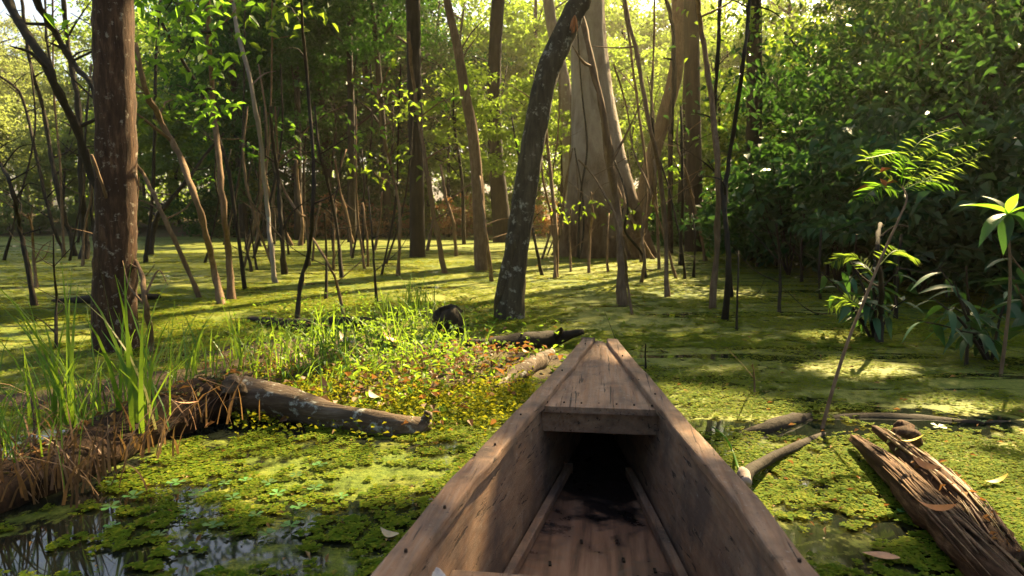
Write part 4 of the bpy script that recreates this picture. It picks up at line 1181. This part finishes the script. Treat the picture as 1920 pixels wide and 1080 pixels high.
mb = MB(); noisy_tube(mb, [g(438, 735, .15) - o0, g(440, 715, .20) - o0, g(446, 706, .22) - o0], [.06, .05, .02], 10, 4, .25); mb.build("knot", M['bark_log'], log)
# stringy roots hanging down its near face
for kx in range(14):
    px = rng.choice([rng.normal(385, 45), rng.normal(150, 60), rng.uniform(0, 450)]); tL = np.argmin(np.abs([(p + o0)[0] - g(px, 800, .1)[0] for p in lp]))
    c0 = lp[tL]; r0 = lr_[tL]
    a = rng.uniform(-.35, .6)
    s0 = c0 + np.array([rng.normal(0, .03), -r0 * .75, r0 * rng.uniform(.3, .8)])
    dx = rng.normal(.03, .1)
    e0 = np.array([s0[0] + dx, s0[1] - rng.uniform(.03, .16), max(.01, s0[2] - rng.uniform(.08, .2)) - 0])
    e0[2] = min(e0[2], .08)
    m2 = MB(); pp, rr = smooth_path([s0, (s0 + e0) / 2 + np.array([rng.normal(0, .015), -.035, .02]), e0], [.004, .0035, .002], 4); tube(m2, pp, rr * rng.uniform(.5, 1.2), 5)
    m2.build("root", M['bark_tan'] if kx % 3 else M['straw'], log)
mb = MB(); nn = 60
leaves(mb, np.array([lp[int(i_)] for i_ in rng.integers(20, len(lp), nn)]) + np.stack([rng.normal(0, .05, nn), rng.normal(-.02, .04, nn), rng.uniform(.06, .13, nn)], 1), .035, .5)
mb.build("moss", M['moss'], log, False)["kind"] = "stuff"

# floating mat of peat between log and bow
def mound(name, cx, cy, rx, ry, h, mat, rot=0, n=46, amp=.5, z0=-.03):
    mb = MB(); xs = np.linspace(-1.15, 1.15, n); X, Y = np.meshgrid(xs, xs)
    rr = np.sqrt(X ** 2 + Y ** 2) + (fbm(X * 2.2 + cx, Y * 2.2 + cy, 7) - .5) * .55
    Zm = h * np.clip(1 - rr ** 2, -.6, 1) * (1 - amp + 2 * amp * fbm(X * 5 + 3, Y * 5, 9)) + z0
    c_, s_ = math.cos(rot), math.sin(rot)
    px_, py_ = X * rx, Y * ry
    i = np.arange(n - 1)[:, None] * n + np.arange(n - 1)[None, :]
    mb.add(np.stack([c_ * px_ - s_ * py_, s_ * px_ + c_ * py_, Zm], -1).reshape(-1, 3), np.stack([i, i + 1, i + 1 + n, i + n], -1).reshape(-1, 4))
    o = mb.build(name, mat); o.location = (cx, cy, 0)
    return o


a_, b_ = g(660, 640), g(790, 720)
def mat_h(x, y): return .05
c = g(700, 672); tag(mound("peat_bank", c[0], c[1], 1.75, 1.25, .07, M['mud'], -.25), kind="structure")
c = g(330, 735); tag(mound("mud_bank", c[0] - .1, c[1] + .1, 1.4, .5, .07, M['mud'], .35), kind="structure")
# stump, dark snag behind the bow, sunken logs
def snag(name, pts, rad, mat, label, cat="log", amp=.2, n=14):
    P = [np.array(p) for p in pts]; o0 = np.array([P[0][0], P[0][1], 0]); root = empty(name, tuple(o0)); mb = MB()
    noisy_tube(mb, np.array(P) - o0, rad, n, 6, amp); mb.build("trunk", mat, root); tag(root, label, cat); return root, o0


snag("stump", [g(845, 628, -.05), g(842, 612, .06), g(838, 592, .17), g(836, 588, .19)], [.15, .14, .11, .05], M['bark_dark'], "small dark stump on the grassy peat bank near the leaning trunk", "stump", .25)
s1, o1 = snag("driftwood", [g(870, 650, .02), g(940, 648, .03), g(1000, 640, .05), g(1050, 632, .06), g(1092, 622, .12)], [.05, .07, .075, .05, .02], M['bark_dark'], "dark gnarled driftwood lying just left of the bow tip", "driftwood")
mb = MB(); noisy_tube(mb, [g(1035, 636, .05) - o1, g(1050, 622, .12) - o1, g(1052, 615, .16) - o1], [.035, .025, .008], 8, 4, .2); mb.build("branch_stub", M['bark_dark'], s1)
snag("driftwood", [g(930, 735, .0), g(975, 700, .04), g(1010, 678, .05), g(1035, 660, .03)], [.03, .055, .055, .025], M['bark_log'], "grey-topped branch beside the canoe's left gunwale near the bow", "driftwood")
snag("sunken_log", [g(1375, 822, -.03), g(1430, 808, .0), g(1480, 792, .0), g(1520, 784, -.01)], [.02, .035, .042, .025], M['bark_dark'], "smooth half-sunken log in the shaded water right of the bow", "log")
s2, o2 = snag("dead_branch", [g(1396, 903, .08), g(1405, 885, .075), g(1440, 862, .04), g(1490, 838, .02), g(1545, 815, -.01)], [.02, .022, .02, .018, .014], M['bark_dark'], "dead branch with a pale broken end poking at the canoe's right side", "branch")
kp = NT("pale_wood"); pk = kp.principled(kp.ramp(kp.noise(kp.co(), 20, 5, .6), [(.35, (.28, .2, .15)), (.65, (.5, .42, .36))]), .8); M['pale'] = kp.done(pk.outputs[0])
mb = MB(); noisy_tube(mb, [g(1400, 906, .08) - o2, g(1394, 888, .09) - o2, g(1390, 878, .1) - o2], [.018, .022, .01], 10, 4, .2); mb.build("broken_end", M['pale'], s2)
m2 = MB(); pp, rr = smooth_path([g(1385, 880, .09) - o2, at(1375, 850, 2.75) - o2, at(1360, 820, 2.8) - o2, at(1335, 800, 2.9) - o2], [.005, .005, .004, .003], 5); tube(m2, pp, rr, 5); m2.build("green_shoot", M['leaf_fresh'], s2)
snag("sunken_log", [g(1500, 800, -.03), g(1600, 788, -.02), g(1720, 792, -.025), g(1850, 802, -.03), g(1960, 802, -.05)], [.03, .035, .04, .035, .03], M['bark_dark'], "long dark log lying awash behind the rotten log on the right", "log")
# dark debris behind, left
snag("driftwood", [g(470, 600, .0), g(560, 612, .04), g(650, 606, .05), g(720, 600, .0)], [.04, .07, .06, .03], M['bark_dark'], "dark branch lying behind the grass left of centre", "driftwood")
snag("driftwood", [g(100, 566, .0), g(200, 561, .05), g(300, 556, .03)], [.03, .06, .03], M['bark_dark'], "low dark log floating behind the thick reddish trunk", "driftwood")

# rotten log at right: two split halves with stringy bark
RL = [g(1600, 822, .05), g(1668, 880, .055), g(1735, 950, .055), g(1815, 1030, .05), g(1920, 1140, .03)]
rot = empty("rotten_log", (RL[1][0], RL[1][1], 0)); oR = np.array([RL[1][0], RL[1][1], 0])
tag(rot, "split rotten log shedding stringy bark in the weed right of the canoe", "log")
mb = MB(); lp2, lr2 = noisy_tube(mb, np.array(RL) - oR, [.018, .042, .052, .058, .058], 26, 7, .34, .13); mb.build("trunk", M['bark_rot'], rot)
RL2 = [g(1640, 803, .09), g(1700, 850, .06), g(1780, 918, .05), g(1840, 985, .04), g(1900, 1060, .0)]
mb = MB(); lp3, lr3 = noisy_tube(mb, np.array(RL2) - oR, [.014, .035, .042, .046, .042], 26, 7, .34, .13); mb.build("split_half", M['bark_rot'], rot)
mb = MB(); noisy_tube(mb, [g(1700, 830, .04) - oR, g(1692, 805, .08) - oR, g(1684, 798, .10) - oR], [.06, .045, .02], 14, 4, .45, .2); mb.build("stub", M['bark_rot'], rot)
mb = MB(); nn = 260
pi_ = rng.integers(4, len(lp3), nn); an_ = rng.uniform(-1.2, 1.0, nn); td_ = unit(lp3[-1] - lp3[0]); sd_ = unit(np.cross(td_, np.array([0, 0, 1.])))
cc = np.array([lp3[i_] + sd_ * lr3[i_] * 1.05 * math.sin(a_) + np.array([0, 0, lr3[i_] * 1.05 * math.cos(a_)]) for i_, a_ in zip(pi_, an_)])
k_ = fbm(cc[:, 0] * 7, cc[:, 1] * 7, 3) > .5
leaves(mb, cc[k_], rng.uniform(.012, .03, k_.sum()), .6, droop=.1); mb.build("moss", M['moss'], rot, False)["kind"] = "stuff"
mb = MB(); leaves(mb, cc[~k_][:70], rng.uniform(.02, .045, len(cc[~k_][:70])), .45, droop=.1); mb.build("dead_leaves", M['leaf_dry'], rot, False)["kind"] = "stuff"
for kx in range(110):
    src, sr = (lp2, lr2) if kx % 2 else (lp3, lr3)
    ln = int(rng.integers(5, 14)); a0 = int(rng.integers(0, len(src) - ln))
    ph = rng.uniform(-1.7, 1.0); lift = rng.random() * .3; pts = []
    tdir = unit(src[-1] - src[0]); side = unit(np.cross(tdir, np.array([0, 0, 1.])))
    for q in range(4):
        ix = a0 + (ln * q) // 3; ix = min(ix, len(src) - 1)
        r = sr[ix] * (1.08 + lift * (q == 0) + .1 * rng.random())
        ph2 = ph + .10 * q * math.sin(kx)
        pts.append(src[ix] + side * math.sin(ph2) * r + np.array([0, 0, 1]) * math.cos(ph2) * r)
    m2 = MB(); pp, rr = smooth_path(pts, np.array([.0015, .006, .005, .002]) * rng.uniform(.4, 1.1), 4); tube(m2, pp, rr, 5, .25)
    m2.build("bark_strip", M['straw'] if kx % 4 == 0 else M['bark_rot'] if kx % 4 < 3 else M['bark_tan'], rot)

# ------------------------------------------------------------------ grass
def clump(centers_px, n, h, spread, z, wid=.010):
    b = []
    for (px, py) in centers_px:
        c = g(px, py, z); b.append(c + np.stack([rng.normal(0, spread, n), rng.normal(0, spread * .7, n), np.zeros(n)], 1))
    b = np.vstack(b); m = len(b)
    return b, h * rng.uniform(.45, 1.15, m), wid * rng.uniform(.6, 1.3, m)


mb = MB()
b, h, w = clump([(110, 800), (165, 800), (215, 790), (250, 770), (290, 755), (60, 850), (20, 880), (-40, 900), (330, 745), (0, 800), (380, 730)], 14, .48, .14, .09, .008)
blades(mb, b, h, w, rng.uniform(.1, .85, len(b)))
b, h, w = clump([(150, 800), (240, 790), (255, 800), (120, 800)], 9, .68, .07, .12, .016); blades(mb, b, h, w, rng.uniform(.05, .4, len(b)))
b, h, w = clump([(380, 690), (420, 680), (500, 690), (560, 690), (340, 690)], 12, .40, .14, .04); blades(mb, b, h, w, rng.uniform(.1, .7, len(b)))
o = mb.build("tall_grass", M['grass'], None, False); tag(o, kind="stuff")
mb = MB()
b, h, w = clump([(500, 690), (540, 660), (590, 690), (560, 720), (630, 660), (690, 640), (720, 690), (760, 640), (800, 660), (660, 700), (820, 610), (760, 600), (700, 600), (850, 650), (480, 650), (720, 580)], 24, .26, .15, .03, .009)
blades(mb, b, h, w, rng.uniform(.15, 1.0, len(b)))
b, h, w = clump([(770, 575), (790, 580), (720, 660), (600, 650), (640, 690)], 20, .4, .06, .03, .012); blades(mb, b, h, w, rng.uniform(.05, .6, len(b)))
o = mb.build("bank_grass", M['grass'], None, False); tag(o, kind="stuff")
mb = MB()
b, h, w = clump([(110, 800), (165, 800), (250, 770), (60, 850), (20, 880), (500, 690), (600, 680), (700, 660)], 8, .38, .12, .06, .007)
blades(mb, b, h, w, rng.uniform(.3, 1.3, len(b)))
b, h, w = clump([(60, 900), (130, 880), (200, 860), (280, 850), (30, 930), (100, 930), (170, 920), (160, 900), (330, 800), (400, 790)], 16, .26, .08, .05, .008)
blades(mb, b, h, w, rng.uniform(.1, .9, len(b)))
b, h, w = clump([(640, 680), (750, 690), (850, 690), (560, 700)], 16, .2, .15, .03, .006); blades(mb, b, h, w, rng.uniform(.3, 1.2, len(b)))
tag(mb.build("dry_grass", M['straw'], None, False), kind="stuff")
# yellow-green creeping weed over the wet edge of the bank
mb = MB()
nn = 9000; px = rng.uniform(430, 1000, nn); py = rng.normal(735, 38, nn)
c = np.array([g(a, b, .0) for a, b in zip(px, np.clip(py, 640, 830))]); c[:, 2] = .02 + rng.random(nn) ** 2 * .06
c = c[~in_boat(c[:, 0], c[:, 1], .04) & (fbm(c[:, 0] * 5, c[:, 1] * 5, 4) > .42)]
leaves(mb, c, rng.uniform(.014, .034, len(c)), .7, droop=.0)
tag(mb.build("creeping_weed", M['duckweed'], None, False), kind="stuff")
# small broad-leaved herbs on the bank
mb = MB()
nn = 2600; px = rng.normal(720, 130, nn); py = rng.normal(660, 45, nn)
c = np.array([g(a, b, .0) for a, b in zip(px, np.clip(py, 575, 800))]); c[:, 2] = rng.random(nn) ** 1.5 * .16 + .02
c = c[~in_boat(c[:, 0], c[:, 1], .02)]
leaves(mb, c, rng.uniform(.025, .055, len(c)), .5, fine=True)
tag(mb.build("bank_herbs", M['grass'], None, False), kind="stuff")
# leaf litter on the bank
mb = MB()
nn = 420; px = np.concatenate([rng.normal(900, 60, nn // 3), rng.normal(800, 130, nn // 3), rng.normal(650, 140, nn // 3)]); py = np.concatenate([rng.normal(672, 18, nn // 3), rng.normal(730, 30, nn // 3), rng.normal(715, 40, nn // 3)])
c = np.array([g(a, b, .0) for a, b in zip(px, np.clip(py, 600, 850))]); c[:, 2] = .03 + rng.random(len(c)) * .05
c = c[~in_boat(c[:, 0], c[:, 1], .03)]
leaves(mb, c, rng.uniform(.03, .08, len(c)), .55, droop=.05)
tag(mb.build("leaf_litter", M['leaf_dry'], None, False), kind="stuff")

# ------------------------------------------------------------------ floating weed close to the canoe
def rosettes(n, dmin, dmax, sz, thr, layers=3):
    u = rng.uniform(-.82, .82, n); dd = dmin * (dmax / dmin) ** rng.random(n)
    x = u * dd; y = dd
    dens = .42 * fbm(x * 1.1, y * 1.5, 1) + .30 * fbm(x * 7, y * 9, 5) + .28 * fbm(x * 24, y * 30, 10, 3)
    dens = dens - .30 * np.clip(.5 - fbm(x * 11, y * 15, 12, 3), 0, 1) - .15 * zones(x, y)
    ld = np.min(np.hypot(x[:, None] - LOGW[None, ::3, 0], y[:, None] + .06 - LOGW[None, ::3, 1]), 1)  # weed kept off here so dark water stands in for the log's shadow
    k = (dens > thr) & (ld > .17) & ~in_boat(x, y, .045) & (shore(x, y) < 0)
    x, y = x[k], y[k]; m = len(x)
    s_ = sz * rng.uniform(.45, 1.0, m) * np.where(rng.random(m) < .08, 1.9, 1.0) * (1 + .05 * y)
    c = np.repeat(np.stack([x, y, np.full(m, .006)], 1), layers, 0); s_ = np.repeat(s_, layers)
    a = np.repeat(rng.random(m) * 6.28, layers) + np.tile(np.arange(layers) * 6.28 / layers, m) + rng.normal(0, .3, m * layers)
    tilt = rng.uniform(.0, .32, m * layers)
    d = np.stack([np.cos(a), np.sin(a), tilt], 1)
    c[:, 2] += rng.random(m * layers) * .006
    return c, s_, d


mb = MB()
c, s_, d = rosettes(205000, 1.45, 8.0, .0120, .445)
leaves(mb, c, s_, .85, d, up=np.array([0, 0, 1.]) + np.zeros((len(c), 3)), fold=.05)
c, s_, d = rosettes(70000, 5.0, 18.0, .026, .46)
leaves(mb, c, s_, .85, d, up=np.array([0, 0, 1.]) + np.zeros((len(c), 3)), fold=.05)
tag(mb.build("floating_weed", M['duckweed'], None, False), kind="stuff")

nn = 420; uu = rng.uniform(-.8, .8, nn); dd = 1.8 * 8 ** rng.random(nn)
k = ~in_boat(uu * dd, dd, .06) & (shore(uu * dd, dd) < -.5)
mb = MB(); c = np.stack([uu * dd, dd, np.full(nn, .02)], 1)[k]
leaves(mb, c, rng.uniform(.014, .03, len(c)) * (1 + .07 * c[:, 1]), .4, droop=.03)
tag(mb.build("floating_debris", M['leaf_dry'], None, False), kind="stuff")

# water-clover plants, each a stalkless four-leaved plant
lm = MB()
a = np.linspace(-.62, .62, 6); rim = np.stack([np.sin(a) * .9, np.cos(a) + .06 * np.cos(a * 9), .08 * np.abs(a)], 1)
lm.add(np.vstack([[[0, 0, 0]], rim]), None, [(0, k + 2, k + 1) for k in range(5)])
leaf_m = lm.mesh("leaf", False); leaf_m.materials.append(M['clover'])
CL = [(350, 960), (422, 905), (436, 932), (372, 925), (505, 905), (520, 925), (555, 890), (480, 965), (208, 950), (210, 985), (560, 950), (460, 900), (590, 915), (545, 985), (400, 985), (300, 1000), (330, 905), (600, 870), (250, 930), (640, 930), (500, 1000), (210, 905), (1760, 800), (1840, 790), (1700, 960)]
for q, (px, py) in enumerate(CL):
    p = g(px, py, .014); root = empty("water_clover", tuple(p), random.random() * 6)
    sz = random.uniform(.022, .036)
    for k in range(4):
        lf = link("leaf", leaf_m, None, root); lf.rotation_euler = (random.uniform(.0, .25), random.uniform(-.1, .1), k * math.pi / 2 + random.uniform(-.15, .15)); lf.scale = (sz * .8, sz, sz)
    if px < 1000: tag(root, "small pale green four-leaved water plant floating between log and canoe", "water plant", "four-leaved water plants left of the canoe")
    else: tag(root, "small pale green four-leaved water plant floating beside the rotten log", "water plant", "four-leaved water plants by the rotten log")

# fallen leaves one can point at
def dead_leaf(px, py, z, ln, wd, az, tilt, mat, label, curl=.25):
    mb = MB(); n = 9; t = np.linspace(0, 1, n); w = wd * np.sin(np.pi * t ** .8) * .5 + .0008
    zc = curl * ln * (4 * (t - .5) ** 2)
    rows = [np.stack([s_ * w, (t - .5) * ln, zc + (.25 * w if s_ else 0)], 1) for s_ in (-1, 0, 1)]
    q = [(r * n + i, r * n + i + 1, (r + 1) * n + i + 1, (r + 1) * n + i) for r in range(2) for i in range(n - 1)]
    mb.add(np.vstack(rows), q); o = mb.build("fallen_leaf", mat); o.location = tuple(g(px, py, z)); o.rotation_euler = (tilt, random.uniform(-.2, .2), az)
    tag(o, label, "leaf"); return o


def plain(name, c, rough=.6):
    k = NT(name); n = k.noise(k.co(), 30, 5, .6); p = k.principled(k.ramp(n, [(.35, tuple(x * .75 for x in c)), (.65, c)]), rough); return k.done(p.outputs[0])


M['leaf_tan'] = plain("leaf_tan", (.42, .22, .12)); M['leaf_orange'] = plain("leaf_orange", (.38, .13, .03)); M['leaf_yellow'] = plain("leaf_yellow", (.45, .32, .03)); M['leaf_pink'] = plain("leaf_pink", (.50, .24, .14)); M['leaf_buff'] = plain("leaf_buff", (.40, .32, .20))
dead_leaf(1652, 1043, .02, .10, .036, 1.3, .03, M['leaf_tan'], "smooth tan fallen leaf floating below the rotten log", .04)
dead_leaf(730, 1004, .02, .07, .035, 1.1, .1, M['leaf_buff'], "pale buff fallen leaf floating near the canoe's left side")
dead_leaf(1750, 955, .25, .10, .04, 1.3, .1, M['leaf_orange'], "orange dead leaf lying on the rotten log")
dead_leaf(1695, 828, .2, .13, .025, 1.5, .1, M['leaf_yellow'], "yellow-brown leaf at the top end of the rotten log")
dead_leaf(1860, 905, .02, .13, .025, 1.7, .0, M['leaf_yellow'], "long yellow leaf floating right of the rotten log")
dead_leaf(1735, 875, .2, .09, .04, .6, .2, M['leaf_orange'], "small orange leaf among the bark strips of the rotten log")
dead_leaf(607, 722, .07, .10, .045, .3, 1.25, M['leaf_pink'], "upright pinkish dead leaf standing in the grass behind the fallen log")
dead_leaf(650, 640, .12, .16, .08, 1.0, .4, M['leaf_buff'], "large pale dry leaf caught in the bank grass")
dead_leaf(735, 640, .11, .2, .10, 1.4, .4, M['leaf_pink'], "broad pinkish dry leaf lying in the middle of the grassy bank")
dead_leaf(985, 660, .1, .07, .035, .9, .3, M['leaf_orange'], "bright orange leaf lying against the driftwood by the bow")
dead_leaf(700, 1 + 744, .08, .09, .05, .9, .3, M['leaf_buff'], "pale dry leaf on the bank edge above the fallen log's thin end")
dead_leaf(350, 757, .17, .10, .035, 1.9, .1, M['leaf_tan'], "curled tan bark-like leaf on top of the fallen log", .12)

# ------------------------------------------------------------------ plants on the right bank
def big_leaf_mesh(ln, wd, mat, droop=.3, n=8):
    mb = MB(); t = np.linspace(0, 1, n); w = wd * np.sin(np.pi * np.clip(t, 0.02, .99) ** .85) * .5 + .001
    z = -droop * ln * t ** 2
    rows = [np.stack([s_ * w, t * ln, z + abs(s_) * w * .3], 1) for s_ in (-1, 0, 1)]
    q = [(r * n + i, r * n + i + 1, (r + 1) * n + i + 1, (r + 1) * n + i) for r in range(2) for i in range(n - 1)]
    mb.add(np.vstack(rows), q); m = mb.mesh("leaf"); m.materials.append(mat); return m


def leafy_plant(name, base, stems, leaf_meshes, label, bark='bark_dark', per=9, cat="shrub", sc=(.8, 1.25), lat=None):
    root = empty(name, tuple(base)); base = np.array(base)
    for tip in stems:
        tip = np.array(tip) - base; mid = tip * .5 + np.array([rng.normal(0, .05), rng.normal(0, .05), .05])
        pp, rr = smooth_path([np.array([0, 0, -base[2] - .05]), mid, tip], [.012, .009, .004], 6)
        mb = MB(); tube(mb, pp, rr, 6); mb.build("stem", M[bark], root)
        for q in range(per):
            k = int(len(pp) * (0.35 + .65 * q / per)); k = min(k, len(pp) - 1)
            lf = link("leaf", random.choice(leaf_meshes), None, root)
            lf.location = tuple(pp[k]); lf.rotation_euler = (random.uniform(-.5, .5), random.uniform(-.4, .4), q * 2.4 + random.uniform(-.5, .5))
            s_ = random.uniform(*sc); lf.scale = (s_, s_, s_)
    tag(root, label, cat); return root


LB = [big_leaf_mesh(.26, .12, M['leaf_broad'], .35), big_leaf_mesh(.22, .10, M['leaf_broad'], .6), big_leaf_mesh(.30, .13, M['leaf_broad'], .15)]
LN = [big_leaf_mesh(.20, .05, M['leaf_broad'], .5), big_leaf_mesh(.16, .045, M['leaf_broad'], .8)]
LF = [big_leaf_mesh(.24, .085, M['leaf_fresh'], .25), big_leaf_mesh(.20, .075, M['leaf_fresh'], .5)]


def tips(pxs, depth): return [at(x, y, depth + random.uniform(-.5, .5)) for x, y in pxs]


leafy_plant("broadleaf_shrub", (at(1480, 520, 11)[0], 11, 0), tips([(1400, 290), (1440, 260), (1480, 250), (1450, 320), (1510, 300), (1420, 350), (1490, 370), (1540, 270), (1460, 400), (1410, 400)], 11), LB, "dark shrub of big broad leaves right of the two dark-footed saplings", per=10)
leafy_plant("broadleaf_shrub", (at(1570, 540, 9.5)[0], 9.5, 0), tips([(1530, 260), (1580, 240), (1610, 290), (1560, 330), (1620, 350), (1530, 380), (1590, 400), (1640, 410), (1570, 440)], 9.5), LB, "dark broad-leaved shrub directly left of the sunlit feathery fronds", per=10)
leafy_plant("broadleaf_shrub", (at(1720, 560, 8.5)[0], 8.5, 0), tips([(1680, 400), (1720, 380), (1760, 420), (1700, 460), (1790, 380), (1660, 440), (1740, 480), (1820, 440)], 8.5), LB, "dark broad-leaved shrub in the shade below the sunlit feathery fronds", per=9)
leafy_plant("broadleaf_shrub", (at(1900, 600, 7)[0], 7, 0), tips([(1840, 420), (1880, 470), (1920, 500), (1850, 520), (1950, 420), (1800, 500), (1900, 560)], 7), LB, "dark broad-leaved shrub in the shade at the right edge of the photo", per=9)
leafy_plant("drooping_plant", (at(1860, 660, 4.6)[0], 4.6, .0), tips([(1750, 560), (1790, 530), (1800, 620), (1830, 580), (1870, 590), (1720, 600), (1780, 570), (1900, 540), (1760, 500)], 4.6), LN, "plant with narrow drooping grey-green leaves over the water at right", per=7, cat="plant")
leafy_plant("drooping_plant", (at(1640, 640, 5.4)[0], 5.4, .0), tips([(1570, 500), (1600, 490), (1640, 480), (1560, 550), (1660, 540), (1690, 500), (1610, 560), (1580, 470), (1700, 560), (1540, 510)], 5.4), LN, "plant with narrow hanging leaves around the dark stem under the shrubs", per=6, cat="plant")
bp = at(1890, 402, 4.2); root = empty("big_leaf_plant", (bp[0] + .03, 4.2, 0)); o0 = np.array([bp[0] + .03, 4.2, 0])
mb = MB(); pp, rr = smooth_path([np.array([0, 0, -.1]), np.array([.02, 0, .5]), bp - o0], [.012, .010, .006], 6); tube(mb, pp, rr, 7); mb.build("stem", M['bark_tan'], root)
for (tx, ty, dy, lm_) in ((1795, 355, -.05, 0), (1862, 345, .1, 1), (1905, 340, -.1, 1), (1945, 370, -.12, 0), (1925, 385, .12, 1), (1830, 415, -.1, 1), (1880, 450, -.14, 1), (1950, 420, .0, 1), (1905, 352, .15, 0)):
    v = at(tx, ty, 4.2 + dy) - bp; ln = float(np.linalg.norm(v))
    lf = link("leaf", LF[lm_], None, root); lf.location = tuple(bp - o0)
    q_ = Vector(v).to_track_quat('Y', 'Z'); lf.rotation_euler = q_.to_euler(); k_ = ln / (.24 if lm_ == 0 else .20) * .85; lf.scale = (k_ * .8, k_, k_)
    if ty > 380: lf.data = LB[lm_]
tag(root, "big-leaved plant with bright sunlit green leaves at the right edge", "plant")
leafy_plant("big_leaf_plant", (at(1930, 640, 4.4)[0], 4.4, .0), [at(1890, 470, 4.4), at(1900, 520, 4.4)], LB, "shaded big-leaved plant just below the bright green one", 'bark_tan', 7, "plant", (.6, .9))

# feathery sapling: pinnate fronds, each leaflet a real blade
FS = [(1533, 806), (1560, 735), (1590, 640), (1622, 560), (1655, 478), (1688, 405), (1700, 372), (1692, 350)]
d0 = g(*FS[0])[1]
P = [at(x, y, d0 + .07 * k) for k, (x, y) in enumerate(FS)]; P[0][2] = -.1
o0 = np.array([P[0][0], P[0][1], 0]); root = empty("feathery_sapling", tuple(o0))
pp, rr = smooth_path(np.array(P) - o0, np.linspace(.0095, .004, len(P)), 5); mb = MB(); tube(mb, pp, rr, 7); mb.build("stem", M['bark_tan'], root)
tag(root, "feathery-leaved sapling leaning right with sunlit yellow-green fronds", "sapling")
FR = [((1690, 352), (1630, 292), (1730, 283), .05), ((1695, 352), (1750, 290), (1862, 262), .1), ((1695, 355), (1770, 320), (1852, 288), .2), ((1690, 358), (1740, 340), (1795, 352), .0), ((1690, 360), (1650, 350), (1612, 376), -.12),
      ((1690, 345), (1690, 290), (1622, 297), -.2), ((1692, 352), (1720, 270), (1800, 236), .3)]
dT = d0 + .07 * 7
FR += [((1640, 520), (1600, 480), (1548, 496), .1), ((1648, 498), (1680, 470), (1722, 486), .12), ((1615, 580), (1585, 560), (1550, 580), .1)]
for (a, b, e, dd) in FR:
    A, B, E = at(*a, dT) - o0, at(*b, dT + dd * .6) - o0, at(*e, dT + dd) - o0
    fp_, fr_ = smooth_path([A, B, E], [.0028, .002, .001], 9)
    mb = MB(); tube(mb, fp_, fr_, 5)
    for k in range(3, len(fp_)):
        tdir = unit(fp_[k] - fp_[k - 1]); sd = unit(np.cross(tdir, np.array([0, -.55, 1.])))
        for s_ in (-1, 1):
            for jj in (0,):
                c = fp_[k - 1] * (1 - jj) + fp_[k] * jj
                L_ = .085 * math.sin(math.pi * min(.97, (k + jj) / len(fp_) * .9 + .08)) + .02
                if rng.random() < .1: continue
                leaves(mb, c[None], np.array([L_ * rng.uniform(.6, 1.15)]), .12, d=(tdir * rng.uniform(.35, .8) + sd * s_ + np.array([0, 0, -.25 * rng.random()]))[None], up=np.array([[0, -.4, 1.]]), fold=.05)
    mb.build("frond", M['leaf_gold'] if dd > .04 else M['leaf_fresh'], root, False)
mb = MB()
leaves(mb, np.array([at(1650, 335, dT), at(1640, 350, dT), at(1660, 345, dT), at(1648, 325, dT)]) - o0, .09, .3); mb.build("dry_leaflet", M['leaf_orange'], root, False)

# orange bromeliad hanging on the leaning trunk
p = at(1078, 28, 6.6); root = empty("bromeliad", tuple(p)); tag(root, "small orange dead bromeliad hanging on the leaning trunk near the top", "plant")
lm = big_leaf_mesh(.16, .02, M['leaf_orange'], .2)
for k in range(7):
    lf = link("leaf", lm, None, root); lf.rotation_euler = (-1.2 + random.uniform(-.5, .3), random.uniform(-.3, .3), 3.14 + random.uniform(-1., 1.))

# ------------------------------------------------------------------ haze over the swamp
kh = NT("haze_air")
vol = kh.n("ShaderNodeVolumePrincipled"); vol.inputs["Color"].default_value = (1.0, .86, .62, 1); vol.inputs["Density"].default_value = 0.0010; vol.inputs["Anisotropy"].default_value = 0.7
kh.l(vol.outputs[0], kh.out.inputs["Volume"])
mb = MB(); box(mb, (-140, -15, -1.8), (140, 125, 32)); 
hz = mb.build("haze", kh.m, None, False); tag(hz, kind="stuff")

#print("TRIS", sum(len(m.loops) - 2 * len(m.polygons) for m in bpy.data.meshes if m.users))
